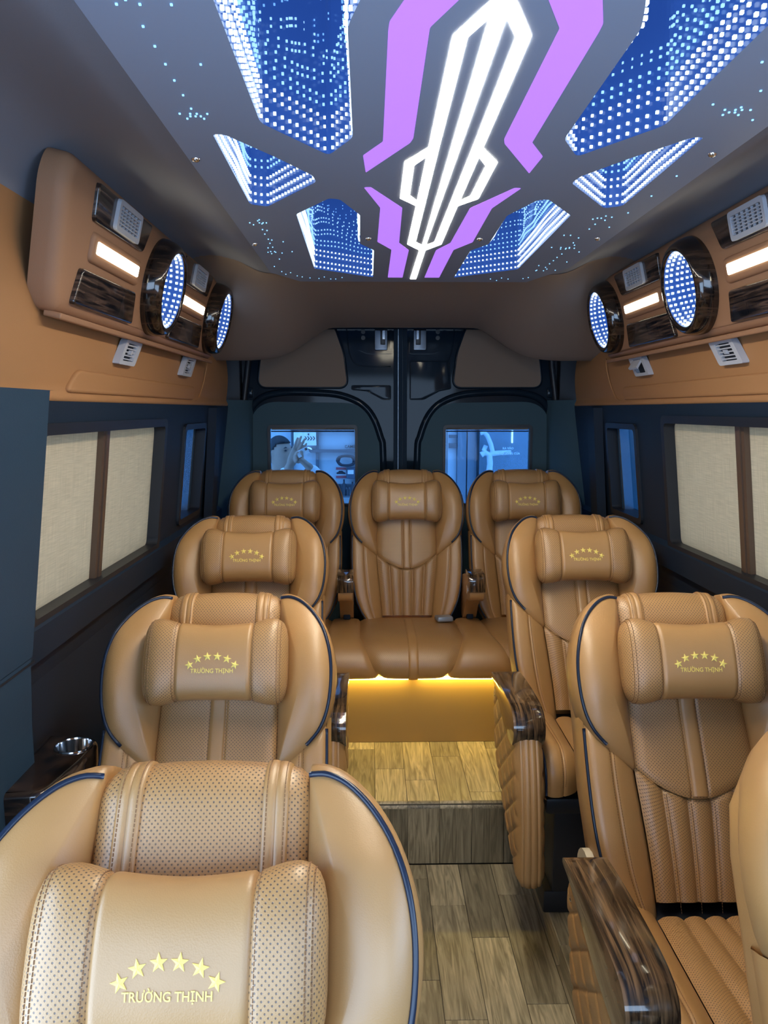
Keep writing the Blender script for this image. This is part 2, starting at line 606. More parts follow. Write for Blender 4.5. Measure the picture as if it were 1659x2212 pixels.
def blind(side, y0, y1, post, lab):
    def to3(a, b, d): return (side * (wall_w(b) + d), a, b)
    z0, z1 = 1.093, 1.498 if side < 0 else 1.508
    r = empty('window_blind', (side * .87, (y0 + y1) / 2, z0), 0, lab, 'blind', 'woven window blinds')
    off = Vector(r.location)
    def t3(a, b, d): return tuple(Vector(to3(a, b, d)) - off)
    for a, b in ((y0, post - .025), (post + .025, y1)):
        n = max(2, int((b - a) / .012)); zz = 6
        # saw-tooth hem at the top of each cloth
        loop = [(a, z0), (b, z0)] + [(b - (b - a) * i / (2 * n), z1 - (.004 if i % 2 else 0)) for i in range(2 * n + 1)]
        obj('cloth', plate('cloth', [loop], t3, .028, .030, M['blind']), r)
    for k in range(3):
        a = post - .027 + k * .018
        obj('rail', plate('rail', [[(a, z0), (a + .016, z0), (a + .016, z1 + .01), (a, z1 + .01)]], t3, .012 - .004 * (k == 1), .032, M['rail']), r)


blind(-1, WIN[0], WIN[1], 2.10, 'tan woven blind in the window beside the left seats')
blind(1, WINR[0], WINR[1], 2.12, 'pale cream woven blind in the window beside the right seats')

# B pillar on the left and its twin
def pillar(side, name, y0, y1):
    g = G()
    prof = [(0.0, .875), (.88, .878), (1.03, .872), (1.035, .868), (1.59, .80)]
    ys = [y0, y1 - .02, y1]
    vs = []; n = len(prof)
    for j, y in enumerate(ys):
        for z, w in prof:
            vs.append((side * (w + (.012 if j == 2 else 0)), y, z))
    fs = []
    for j in range(2):
        for i in range(n - 1):
            q = (j * n + i, (j + 1) * n + i, (j + 1) * n + i + 1, j * n + i + 1)
            fs.append(q if side < 0 else q[::-1])
    g.add(vs, fs)
    # return towards the wall at the rear edge and cap on top
    vs = []
    for z, w in prof: vs += [(side * (w + .012), y1, z), (side * (.95), y1, z)]
    fs = [(2 * i, 2 * i + 1, 2 * i + 3, 2 * i + 2) for i in range(n - 1)]
    g.add(vs, fs)
    g.add([(side * .80, y0, 1.59), (side * .80, y1, 1.59), (side * .90, y1, 1.59), (side * .90, y0, 1.59)], [(0, 1, 2, 3)])
    o = obj(name, fix_normals(g.mesh('pillar', M['hazed_trim'], False, uv=False)), kind='structure')
    # thin joint line in the pillar trim
    obj('joint', bbox_mesh('joint', side * .8725 - .002, side * .8725 + .002, y0, y1 - .004, 1.018, 1.0225, M['black'], .0005, 1), o)
    return o


pillar(-1, 'trim_1', .78, 1.60)
pillar(1, 'trim_2', .78, 1.00)

# rear quarter trims and corner panels
for side, nm in ((-1, 'trim_3'), (1, 'trim_4')):
    g = G()
    for (y0, y1, w) in ((3.36, 3.46, .03),):
        vs = []
        for z in (.3, 1.0, 1.56):
            ww = wall_w(z)
            for (yy, dd) in ((y0 - .03, 0), (y0, w), (y1, w), (y1 + .03, 0)):
                vs.append((side * (ww - dd), yy, z))
        fs = []
        for k in range(2):
            for i in range(3): fs.append((k * 4 + i, k * 4 + i + 1, (k + 1) * 4 + i + 1, (k + 1) * 4 + i))
        g.add(vs, fs)
    o = obj(nm, fix_normals(g.mesh('quarter_trim', M['hazed_trim_dark'], True, 30, False)), kind='structure')
    vs, fs = [], []
    prof = [(.93, 3.70), (.865, 3.80), (.80, 3.90), (.785, 3.99)]
    n = len(prof)
    for z in (.1, 1.60): vs += [(side * (w if z < 1 else w - .03), y, z) for w, y in prof]
    for i in range(n - 1): fs.append((i, i + 1, n + i + 1, n + i))
    obj('corner_panel', fix_normals(mk_mesh('corner_panel', vs, fs, M['hazed_teal'], True)), o)

# ---- headliner: ceiling + tan side bands
HP = [(.46, 2.022), (.54, 2.032), (.62, 2.068), (.70, 2.085), (.77, 2.075), (.82, 2.03), (.845, 1.97)]
BP = [(.845, 1.97), (.862, 1.90), (.856, 1.83), (.846, 1.77), (.842, 1.70), (.848, 1.63), (.852, 1.60), (.845, 1.575), (.862, 1.562)]


def loft_y(prof, ys, name, mat, out=.03):
    nv = len(prof)
    vs, fs, _ = grid(len(ys), nv, lambda i, j: (prof[j][0], ys[i], prof[j][1]))
    return vs, fs


g = G()
for sd in (-1, 1):
    half = [tuple(p) for p in crom([(sd * a, b, 0) for a, b in HP], 24)]
    vs, fs = loft_y(half, [-1.3, -.5, .5, 1.5, 2.5, 2.80], 'ceiling', None); g.add(vs, fs)
g.add([(-.5, -1.3, 2.024), (.5, -1.3, 2.024), (.5, .45, 2.024), (-.5, .45, 2.024)], [(0, 1, 2, 3)])
g.add([(-.95, -1.3, 2.7), (.95, -1.3, 2.7), (.95, 4.3, 2.7), (-.95, 4.3, 2.7)], [(0, 1, 2, 3)])
for s in (-1, 1): g.add([(s * .95, -1.3, 2.7), (s * .95, 4.3, 2.7), (s * .95, 4.3, 1.55), (s * .95, -1.3, 1.55)], [(0, 1, 2, 3)])
ceiling = obj('ceiling', g.mesh('ceiling', M['cool_liner'], True, 40, False), kind='structure')
for side, nm in ((-1, 'trim_5'), (1, 'trim_6')):
    pr = [tuple(p) for p in crom([(side * w, z, 0) for w, z in BP], 30)]
    vs, fs = loft_y(pr, [-1.3, 0, 1.2, 2.0, 2.75, 3.2, 3.5, 3.78], 'band', None)
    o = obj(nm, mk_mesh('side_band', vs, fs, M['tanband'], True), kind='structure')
    # raised pad running above the window
    y0, y1 = 1.78, 3.05
    pad = []
    def b3(a, b, d):
        w = lerp_tab([(1.575, .848), (1.60, .852), (1.63, .848), (1.70, .838)], b)
        return (side * (w - d), a, b)
    ol = round_poly([(y0, 1.590), (y1, 1.590), (y1, 1.640), (y0 + .06, 1.645)], .03, 6)
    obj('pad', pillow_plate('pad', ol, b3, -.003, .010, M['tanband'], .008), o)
    # slim piping seam near the rear of the band
    sp = [(side * (lerp_tab([(1.60, .852), (1.70, .838), (1.80, .815)], z) - .002), y, z) for y, z in
          [tuple(p)[:2] for p in crom([(3.22, 1.76, 0), (3.24, 1.72, 0), (3.22, 1.66, 0), (3.16, 1.60, 0), (3.08, 1.585, 0)], 20)]]
    vs, fs = tube(sp, .003, 6)
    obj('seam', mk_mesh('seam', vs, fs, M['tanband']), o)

# ---- rear headliner with its two hanging lobes
def zedge(x):
    a = abs(x)
    return smooth_tab([(0, 1.918), (.30, 1.917), (.36, 1.908), (.42, 1.865), (.50, 1.808), (.58, 1.775), (.68, 1.763), (.80, 1.762), (.88, 1.762)], a)


NX, NT = 81, 26
def rear_pt(i, j):
    x = -.86 + 1.72 * i / (NX - 1); t = j / (NT - 1)
    ze = zedge(x)
    # top profile height at this x
    zt = smooth_tab([(0, 2.022), (.46, 2.022), (.54, 2.030), (.62, 2.068), (.70, 2.085), (.77, 2.075), (.82, 2.03), (.845, 1.97), (.857, 1.90), (.87, 1.78)], abs(x))
    bulge = max(0, (1.918 - ze) / .155)
    yend = 3.62 - .10 * bulge
    if t < .8:
        u = t / .8; e = u * u * (3 - 2 * u)
        e = .55 * e + .45 * u ** 2.2
        return (x, 2.78 + (yend - 2.78) * u, zt + (ze + .012 - zt) * e)
    u = (t - .8) / .2
    return (x, yend + .018 * sin(u * pi / 2) + .10 * max(0, u - .5), ze + .012 * cos(u * pi / 2) + .03 * max(0, u - .4))
vs, fs, _ = grid(NX, NT, rear_pt)
obj('trim_7', mk_mesh('rear_headliner', vs, fs, M['half_cool_liner'], True), kind='structure')
# header board that closes the roof above the rear doors
obj('trim_8', bbox_mesh('header', -.95, .95, 3.96, 4.3, 1.955, 2.7, M['gloss'], .003, 1), kind='structure')

# ---- floor with its planks, step, plinths
g = G()
vs, fs = box_geo(-.97, .97, -1.3, 4.1, -.06, -.0045); g.add(vs, fs)
floor = obj('floor', g.mesh('floor', M['base'], False, uv=False), kind='structure')
PLK = {}
def plank(parent, w, l, loc, rot=(0, 0, 0)):
    k = (round(w, 3), round(l, 3))
    if k not in PLK:
        PLK[k] = bbox_mesh('plank', -w / 2 + .0006, w / 2 - .0006, -l / 2 + .0006, l / 2 - .0006, -.004, 0, M['plank'], .0009, 1)
    o = obj('plank', PLK[k], parent); o.location = loc; o.rotation_euler = rot
    return o


PW = .1105
def lay(parent, xs0, n, y0, y1, z, off):
    for k in range(n):
        x = xs0 + PW * (k + .5)
        y = y0 - off[k % len(off)]
        while y < y1 - .001:
            a = max(y, y0); b = min(y + .46, y1)
            if b - a > .02: plank(parent, PW, round(b - a, 3), (x, (a + b) / 2, z))
            y += .46
lay(floor, .033 - PW * 5, 9, .30, 2.461, 0, [.05, .31, .17, .40, .22, .36])
STEP_Z, STEP_Y = .220, 2.465
step = obj('floor_1', bevel_mesh('step', *box_geo(-.93, .93, STEP_Y + .004, 4.05, -.003, STEP_Z - .004), M['base'], .004, 2), kind='structure')
lay(step, .080 - PW * 6, 11, STEP_Y + .020, 3.0, STEP_Z, [.31, .12, .40, .05, .22])
for k in range(11):
    x = .080 - PW * 6 + PW * (k + .5)
    plank(step, PW, .202, (x, STEP_Y, .101), (radians(90), 0, 0))
# rounded nosing of the step
nz = []
for k in range(11):
    x0 = .080 - PW * 6 + PW * k
    g = G(); seg = 6
    vs = []
    for x in (x0 + .0006, x0 + PW - .0006):
        for i in range(seg + 1):
            a = i / seg * pi / 2
            vs.append((x, STEP_Y + .020 - .020 * sin(a), STEP_Z - .0185 + .0185 * cos(a) ))
    m = seg + 1
    g.add(vs, [(i, i + 1, m + i + 1, m + i) for i in range(seg)])
    obj('nosing', g.mesh('nosing', M['plank'], True, uv=False), step)
# low side plinths the seats stand on
for side, nm in ((-1, 'floor_2'), (1, 'floor_3')):
    x0, x1 = (.375, .93) if side > 0 else (-.93, -.375)
    p = obj(nm, bbox_mesh('plinth', x0, x1, -.4, STEP_Y - .003, -.003, .064, M['base'], .003, 1), kind='structure')
    for y0 in (-.53, -.03, .47, .97, 1.465, 1.963):
        for k in range(3):
            plank(p, PW, .498, ((.375 + PW * (k + .5)) * side, y0 + .25, .068))
        o = plank(p, .066, .498, (.3725 * side, y0 + .25, .033), (0, radians(-90 * side), 0))

# ---- front bulkhead: dash and windscreen surround behind the camera
g = G()
vs, fs = box_geo(-.95, .95, -1.36, -1.28, 0, .95); g.add(vs, fs)
vs, fs = box_geo(-.95, .95, -1.36, -1.28, 1.95, 2.7); g.add(vs, fs)
obj('wall_front', g.mesh('front', M['hazed_trim_dark'], False, uv=False), kind='structure')


# ================================================================== REAR DOORS
DY = 4.0
def rect(x0, x1, z0, z1): return [(x0, z0), (x1, z0), (x1, z1), (x0, z1)]


def rear_door(side, name):
    s = side
    def to3(a, b, d): return (s * a, DY - d, b)
    # a = distance from the centre line
    root = empty(name, (0, 0, 0), kind='structure')
    wx0, wx1, wz0, wz1 = .232, .672, 1.065, 1.462
    hole = round_poly(rect(wx0, wx1, wz0, wz1), .018, 4)
    skin = [(.014, .15), (.83, .15), (.83, 1.10), (.82, 1.56), (.79, 1.75), (.76, 1.99), (.014, 1.99)]
    obj('door_skin', plate('door_skin', [skin, hole], to3, -.03, .0, M['gloss']), root)
    # padded lower card with arched top, cut out for the window
    out = round_poly([(.098, .2), (.79, .2), (.785, 1.30), (.765, 1.595), (.105, 1.585)], [.02, .02, .02, .17, .20], 10)
    hole2 = round_poly(rect(wx0 + .002, wx1 - .002, wz0 + .002, wz1 - .002), .016, 4)
    obj('door_card', plate('door_card', [out, hole2], to3, .001, .012, M['hazed_teal']), root)
    # window surround, top roller and pane
    ho = round_poly(rect(wx0 - .012, wx1 + .012, wz0 - .012, wz1 + .014), .024, 5)
    obj('window_surround', plate('window_surround', [ho, hole2], to3, .002, .022, M['black']), root)
    vs, fs = tube([(s * (wx0 + .006), DY + .010, wz1 - .006), (s * (wx1 - .006), DY + .010, wz1 - .006)], .007, 10)
    obj('roller', mk_mesh('roller', vs, fs, simple('roller', (.30, .22, .16), .35)), root)
    vs, fs = tube([(s * (wx0 + .006), DY - .004, wz1 - .020), (s * (wx1 - .006), DY - .004, wz1 - .020)], .003, 8)
    obj('roller_hem', mk_mesh('roller_hem', vs, fs, M['black']), root)
    obj('pane', plate('pane', [rect(wx0 - .005, wx1 + .005, wz0 - .005, wz1 + .005)], to3, -.020, -.016, M['glass']), root)
    # raised gloss rib around the card (arched moulding)
    arch = crom([(.085, .3, 0), (.088, 1.25, 0), (.105, 1.42, 0), (.17, 1.555, 0), (.29, 1.622, 0), (.45, 1.640, 0), (.62, 1.638, 0), (.73, 1.60, 0), (.792, 1.50, 0), (.808, 1.32, 0), (.815, .9, 0), (.815, .3, 0)], 70)
    vs, fs = tube([to3(p[0], p[1], .004) for p in arch], .019, 10)
    obj('moulding', mk_mesh('moulding', vs, fs, M['gloss']), root)
    # upper brown inset
    up = round_poly([(.268, 1.665), (.73, 1.665), (.715, 1.80), (.66, 1.985), (.34, 1.985), (.29, 1.84)], [.05, .05, .02, .03, .05, .03], 8)
    obj('upper_card', pillow_plate('upper_card', up, to3, .001, .010, simple('upper_card', (.24, .18, .14), .85, spec=.1, bump=.1, scale=400), .005), root)
    rim = up + [up[0]]
    vs, fs = tube([to3(p[0], p[1], .004) for p in up], .007, 8, closed=True)
    obj('upper_rim', mk_mesh('upper_rim', vs, fs, M['gloss']), root)
    # stepped gloss pocket beneath the latch
    pk = round_poly([(.05, 1.605), (.09, 1.605), (.17, 1.648), (.25, 1.655), (.25, 1.675), (.05, 1.675)], .008, 4) if s < 0 else \
        round_poly([(.05, 1.605), (.12, 1.605), (.20, 1.648), (.26, 1.660), (.25, 1.80), (.05, 1.80)], .008, 4)
    obj('pocket', pillow_plate('pocket', pk, to3, .0, .007, M['gloss'], .004), root)
    vs, fs = tube([to3(p[0], p[1], .006) for p in pk], .0028, 6, closed=True)
    obj('pocket_rim', mk_mesh('pocket_rim', vs, fs, M['gloss']), root)
    # outline crease of the latch zone
    cz = [tuple(p) for p in crom([(.05, 1.772, 0), (.18, 1.772, 0), (.235, 1.79, 0), (.262, 1.85, 0), (.275, 1.97, 0)], 24)]
    vs, fs = tube([to3(p[0], p[1], .002) for p in cz], .0035, 6)
    obj('crease', mk_mesh('crease', vs, fs, M['gloss']), root)
    # latch recess: dark tray, keeper plate, catch, two round buttons
    tr = round_poly([(.045, 1.835), (.17, 1.835), (.215, 1.855), (.235, 1.97), (.045, 1.97)], .015, 5)
    obj('latch_tray', plate('latch_tray', [tr, round_poly([(.055, 1.845), (.165, 1.845), (.20, 1.865), (.222, 1.965), (.055, 1.965)], .014, 5)], to3, .0, .016, M['gloss']), root)
    l = obj('latch', pillow_plate('latch', round_poly(rect(.066, .132, 1.853, 1.955), .008, 4), to3, .002, .012, simple('latch_metal', (.10, .12, .15), .3, metal=.7), .003), root)
    obj('catch', bevel_mesh('catch', *box_geo(s * .090 - .012, s * .090 + .012, DY - .030, DY - .010, 1.880, 1.962), M['black'], .003, 2), l)
    obj('catch_plate', bevel_mesh('catch_plate', *box_geo(s * .086 - .007, s * .086 + .007, DY - .034, DY - .028, 1.905, 1.950), simple('catch_plate', (.35, .38, .42), .25, metal=.8), .001, 1), l)
    for zz in (1.915, 1.945):
        vs, fs = tube([(s * .190, DY + .001, zz), (s * .190, DY - .010, zz)], .011, 14)
        obj('button', mk_mesh('button', vs, fs, M['black'], False), root)
    # small square bump stop at the outer side
    obj('bump_stop', bevel_mesh('bump_stop', *box_geo(s * .775 - .020, s * .775 + .020, DY - .018, DY, 1.615, 1.665), M['gloss'], .006, 2), root)
    return root


rear_door(-1, 'door_1'); rear_door(1, 'door_2')
# rubber seal standing where the two doors meet
g = G()
for a, b, d in ((-.034, -.012, .020), (-.010, .010, .028), (.012, .034, .020)):
    vs, fs = box_geo(a, b, DY - d, DY + .02, .15, 1.99); g.add(vs, fs)
obj('trim_9', g.mesh('door_seal', simple('seal_rubber', (.012, .026, .045), .75, spec=.2), False, uv=False), kind='structure')
for s, nm in ((-1, 'wall_rear_left'), (1, 'wall_rear_right')):
    obj(nm, bbox_mesh('rear_wall', min(s * .70, s * .97), max(s * .70, s * .97), 4.04, 4.06, -.06, 2.1, M['black'], .001, 1), kind='structure')
# post blocks that fill the door aperture on both sides
for s, nm in ((-1, 'trim_10'), (1, 'trim_11')):
    o = obj(nm, bbox_mesh('door_post', min(s * .815, s * .96), max(s * .815, s * .96), 3.975, 4.08, 0, 2.0, M['black'], .004, 1), kind='structure')
    vs, fs = tube([(s * .812, 3.985, .3), (s * .812, 3.985, 1.3), (s * .800, 3.985, 1.6), (s * .775, 3.985, 1.78), (s * .765, 3.985, 1.95)], .016, 8)
    obj('seal', mk_mesh('seal', vs, fs, M['black']), o)


# ================================================================== ILLUMINATED CEILING PANEL
CZ, CS = 2.0, 1.0714
panel = empty('ceiling_panel', (0, 1.6, CZ), 0, 'grey illuminated ceiling panel with purple and white light emblem and blue mirror lights', 'ceiling panel')
def c3(a, b, d): return (a, b - 1.6, d)          # d up from the underside


def half_poly(pts, sd, r=.0):
    return [(-.006 + sd * x * CS, y * CS) for x, y in pts]


BIG = [(.300, .46), (.300, 1.202), (.207, 1.346), (.165, 1.262), (.163, .912), (.148, .855), (.105, .74), (.105, .46)]
TRI = [(.380, 1.250), (.385, 1.655), (.352, 1.674), (.238, 1.497), (.242, 1.458), (.296, 1.358), (.362, 1.252)]
SML = [(.298, 1.735), (.220, 1.608), (.199, 1.616), (.160, 1.74), (.164, 2.03), (.128, 2.11), (.129, 2.528), (.305, 2.38)]
outer = [(-.482, .40), (.482, .40), (.482, 2.52), (.40, 2.80), (-.40, 2.80), (-.482, 2.62)]
wells = []
for sd in (-1, 1):
    wells += [round_poly(half_poly(BIG, sd), .016, 3), round_poly(half_poly(TRI, sd), .012, 3), round_poly(half_poly(SML, sd), .010, 3)]
fl, tr = tess([outer] + wells)
g = G()
g.add([c3(x, y, 0) for x, y in fl], [tuple(t) for t in tr])
n = len(outer)
g.add([c3(x, y, 0) for x, y in outer] + [c3(x, y, .022) for x, y in outer], [(i, (i + 1) % n, n + (i + 1) % n, n + i) for i in range(n)], mi=1)
obj('board', g.mesh('board', [M['board'], M['boardedge']], False, uv=False), panel)

ICO = None
def dot_geo(p, r, sq=1.0):
    """12-face bead"""
    x, y, z = p; t = r * .72
    vs = [(x - t, y - t, z - t * sq), (x + t, y - t, z - t * sq), (x + t, y + t, z - t * sq), (x - t, y + t, z - t * sq),
          (x - t, y - t, z + t * sq), (x + t, y - t, z + t * sq), (x + t, y + t, z + t * sq), (x - t, y + t, z + t * sq)]
    fs = [(0, 3, 2, 1), (4, 5, 6, 7), (0, 1, 5, 4), (1, 2, 6, 5), (2, 3, 7, 6), (3, 0, 4, 7)]
    return vs, fs


def perim(poly, step):
    out = []; n = len(poly)
    carry = 0
    for i in range(n):
        a, b = Vector(poly[i]), Vector(poly[(i + 1) % n]); L = (b - a).length
        if L < 1e-6: continue
        t = carry
        while t < L:
            out.append(a + (b - a) * (t / L)); t += step
        carry = t - L
    return out


def inset_pt(p, c, d):
    v = Vector(c) - p
    return p + v.normalized() * d if v.length > 0 else p


def mirror_well(poly, name, depth, step, lab):
    cx = sum(p[0] for p in poly) / len(poly); cy = sum(p[1] for p in poly) / len(poly)
    w = G(); n = len(poly)
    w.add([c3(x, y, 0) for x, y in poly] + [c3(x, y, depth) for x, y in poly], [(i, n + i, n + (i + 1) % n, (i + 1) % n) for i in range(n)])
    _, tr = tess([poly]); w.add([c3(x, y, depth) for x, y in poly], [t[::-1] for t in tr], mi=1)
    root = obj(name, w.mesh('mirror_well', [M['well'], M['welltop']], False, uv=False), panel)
    root['label'] = lab
    d = G()
    z = .007; k = 0; pts = perim(poly, step); rng = random.Random(len(poly) * 7 + int(cx * 1000))
    ph = [rng.uniform(0, 6.28) for _ in range(4)]
    gap = .036
    while z < depth - .01:  # deeper, dimmer rows are modelled copies of the LEDs' mirror reflections
        for pr in range(2):
            zz = z + pr * .0160 * (.93 ** k)
            for q in pts:
                wv = max(0, k - 1.5) * .0034
                p = inset_pt(q, (cx, cy), .004 + .0012 * k)
                p = Vector((p.x + wv * sin(34 * p.y + 19 * p.x + ph[0] + k * .5), p.y + wv * sin(29 * p.x + 13 * p.y + ph[1] + k * .6)))
                dz = wv * 1.6 * sin(23 * (p.x + p.y) + ph[2] + k * .8)
                r = .0032 * (.92 ** k)
                vs, fs = dot_geo(c3(p.x, p.y, zz + dz), r)
                d.add(vs, fs, mi=0 if k < 2 else (1 if k < 6 else 2))
        z += gap; gap *= .93; k += 1
    o = obj('led_and_reflection_dots', d.mesh('led_and_reflection_dots', [M['led0'], M['led1'], M['led2']], True, uv=False), root); o['kind'] = 'stuff'
    return root


labs = ['large blue infinity mirror light', 'triangular blue infinity mirror light', 'small notched blue infinity mirror light']
for i, wv in enumerate(wells):
    mirror_well(wv, 'mirror_light', (.34, .22, .24)[i % 3], (.0195, .0145, .0155)[i % 3], labs[i % 3])

PU = [(.098, .84), (.117, .90), (.118, .92), (.118, 1.278), (.150, 1.345), (.146, 1.437), (.075, 1.283), (.071, 1.262), (.072, .912), (.047, .855), (.010, .77), (.050, .74)]
PL = [(.150, 1.530), (.117, 1.677), (.120, 2.005), (.082, 2.100), (.082, 2.528), (.035, 2.528), (.036, 2.105), (.065, 2.016), (.071, 1.677), (.137, 1.528)]
for sd in (-1, 1):
    for pts in (PU, PL):
        obj('purple_light_panel', plate('purple_light_panel', [round_poly(half_poly(pts, sd), .004, 2)], c3, .001, -.0006, M['purple']), panel)
# white emblem: three converging bars, a rhombus and a stem
def bar(p, q, w0, w1):
    p, q = Vector(p), Vector(q); t = (q - p).normalized(); nn = Vector((-t.y, t.x))
    return [tuple(p + nn * w0), tuple(q + nn * w1), tuple(q - nn * w1), tuple(p - nn * w0)]
emb = empty('x'); bpy.data.objects.remove(emb)
WH = []
for sd in (-1, 1):
    WH.append(half_poly([(0, .824), (.044, .929), (.0445, .945), (.044, 1.30), (.043, 1.66), (.043, 2.033), (.008, 2.105), (0, 2.10), (0, 2.055), (.024, 2.005), (.0255, 1.62), (.027, 1.30), (.0275, .934), (.0085, .888), (0, .888)], sd))
    WH.append(half_poly([(.043, 1.302), (.079, 1.376), (.078, 1.605), (.042, 1.662), (.042, 1.626), (.0605, 1.583), (.0625, 1.396), (.043, 1.347)], sd))
WH.append(half_poly([(-.009, .86), (.009, .86), (.0045, 2.06), (-.0045, 2.06)], 1))
WH.append(half_poly([(-.0075, 2.09), (.0075, 2.09), (.009, 2.553), (-.009, 2.553)], 1))
e0 = obj('white_light_emblem', plate('white_light_emblem', [WH[0]], c3, .001, -.0006, M['white']), panel)
for i, wpoly in enumerate(WH[1:]):
    obj('light_bar', plate('light_bar', [wpoly], c3, .001, -.0006 - .00005 * (i + 1), M['white']), e0)

STARS = [(-0.437, 0.93), (-0.424, 0.92), (-0.411, 0.93), (-0.376, 0.93), (-0.422, 0.98), (-0.422, 1.03), (-0.422, 1.08), (-0.376, 1.08), (-0.423, 1.13), (-0.423, 1.18), (-0.423, 1.23), (-0.429, 1.25), (-0.431, 1.26), (-0.438, 1.27), (-0.419, 1.25), (-0.423, 1.26), (-0.415, 1.26), (-0.403, 1.25), (-0.412, 1.27), (-0.445, 1.25), (-0.445, 1.94), (-0.439, 1.96), (-0.423, 1.92), (-0.422, 1.94), (-0.417, 1.95), (-0.405, 1.94), (-0.424, 2.01), (-0.425, 2.06), (-0.424, 2.12), (-0.426, 2.17), (-0.425, 2.22), (-0.447, 2.29), (-0.439, 2.31), (-0.427, 2.28), (-0.413, 1.94), (-0.418, 1.91), (-0.414, 2.02), (-0.416, 2.13), (-0.388, 2.15), (-0.377, 2.28), (-0.438, 2.28), (-0.425, 2.29), (-0.408, 2.3), (-0.426, 2.39), (-0.439, 2.23), (-0.456, 2.51), (-0.443, 2.6), (-0.435, 2.65), (-0.416, 2.62), (-0.40, 2.68), (-0.385, 2.70), (-0.36, 2.72), (-0.33, 2.73), (-0.31, 2.70), (-0.29, 2.74), (-0.273, 2.74), (-.25, 2.71), (0.261, 2.73), (0.287, 2.76), (0.296, 2.71), (0.322, 2.73), (0.372, 2.72), (0.386, 2.7), (0.385, 2.56), (0.409, 2.57), (0.413, 2.54), (0.374, 2.48), (0.402, 2.3), (0.395, 2.23), (0.401, 2.21), (0.377, 2.21), (0.365, 2.06), (0.407, 2.18), (0.374, 1.89), (0.382, 1.88), (0.394, 1.99), (0.356, 1.06), (0.4, 1.15), (0.354, 1.2), (0.387, 1.24), (0.381, 1.22), (0.392, 1.23), (0.401, 1.23), (0.397, 1.22), (0.411, 1.24), (0.407, 1.22), (0.401, 1.21), (0.42, 1.22), (0.443, 1.26), (0.439, 1.55), (0.441, 1.69), (0.438, 1.83), (0.391, 1.88), (0.396, 1.86), (0.406, 1.9), (0.394, 1.94), (0.413, 1.87), (0.438, 1.97), (0.348, 2.06), (0.351, 2.21), (0.396, 2.15), (0.394, 2.09), (0.417, 2.22), (0.444, 2.27), (0.381, 2.23), (0.394, 2.22), (0.403, 2.22), (0.4, 2.35), (0.401, 2.4), (0.401, 2.45), (0.447, 2.42), (0.402, 2.51), (0.384, 2.57), (0.445, 2.56)]
g = G()
for x, y in STARS:
    vs, fs = dot_geo(c3(x, y, -.0005), .0019); g.add(vs, fs)
o = obj('star_lights', g.mesh('star_lights', M['star'], True, uv=False), panel); o['kind'] = 'stuff'
stud = None
for x, y in ((-.468, 1.463), (-.468, 2.178), (-.159, 2.104), (.136, 2.105), (.445, 2.094), (.450, 1.419), (-.468, .78), (.450, .75)):
    if stud is None:
        g = G()
        prof = [(.0078, 0), (.0078, .002), (.006, .005), (.003, .0066), (0.0004, .007)]
        nn = 14
        vs = [(r * cos(2 * pi * k / nn), r * sin(2 * pi * k / nn), -h) for r, h in prof for k in range(nn)]
        fs = [(i * nn + k, i * nn + (k + 1) % nn, (i + 1) * nn + (k + 1) % nn, (i + 1) * nn + k) for i in range(len(prof) - 1) for k in range(nn)]
        g.add(vs, fs); stud = g.mesh('stud', M['chrome'], True, uv=False)
    obj('stud', stud, panel, loc=c3(x, y, 0))


# ================================================================== OVERHEAD PANELS (PODS)
PL0, PL1 = Vector((.80, 1.76)), Vector((.73, 2.05))
ET = (PL1 - PL0).normalized(); EN = Vector((-ET.y, ET.x)) * 1.0   # inward


def vent_grille(parent, P, y0, y1, t0, t1, d, slats, cols):
    """frame + dark cavity + slats"""
    fr = obj('vent_grille', plate('vent_grille', [round_poly(rect(y0, y1, t0, t1), .012, 4), round_poly(rect(y0 + .012, y1 - .012, t0 + .012, t1 - .012), .006, 3)], P, d - .006, d + .006, M['vent']), parent)
    cav = G()
    cav.add([P(a, b, d - .004) for a, b in rect(y0 + .008, y1 - .008, t0 + .008, t1 - .008)], [(0, 1, 2, 3)])
    obj('cavity', cav.mesh('cavity', M['ventdark'], False, uv=False), fr)
    h = (t1 - t0 - .024) / slats
    for i in range(1, slats):
        t = t0 + .012 + h * i
        obj('slat', plate('slat', [rect(y0 + .011, y1 - .011, t - .0016, t + .0016)], P, d - .003, d + .004, M['vent']), fr)
    w = (y1 - y0 - .024) / cols
    for i in range(1, cols):
        y = y0 + .012 + w * i
        obj('slat', plate('slat', [rect(y - .0013, y + .0013, t0 + .011, t1 - .011)], P, d - .003, d + .003, M['vent']), fr)
    return fr


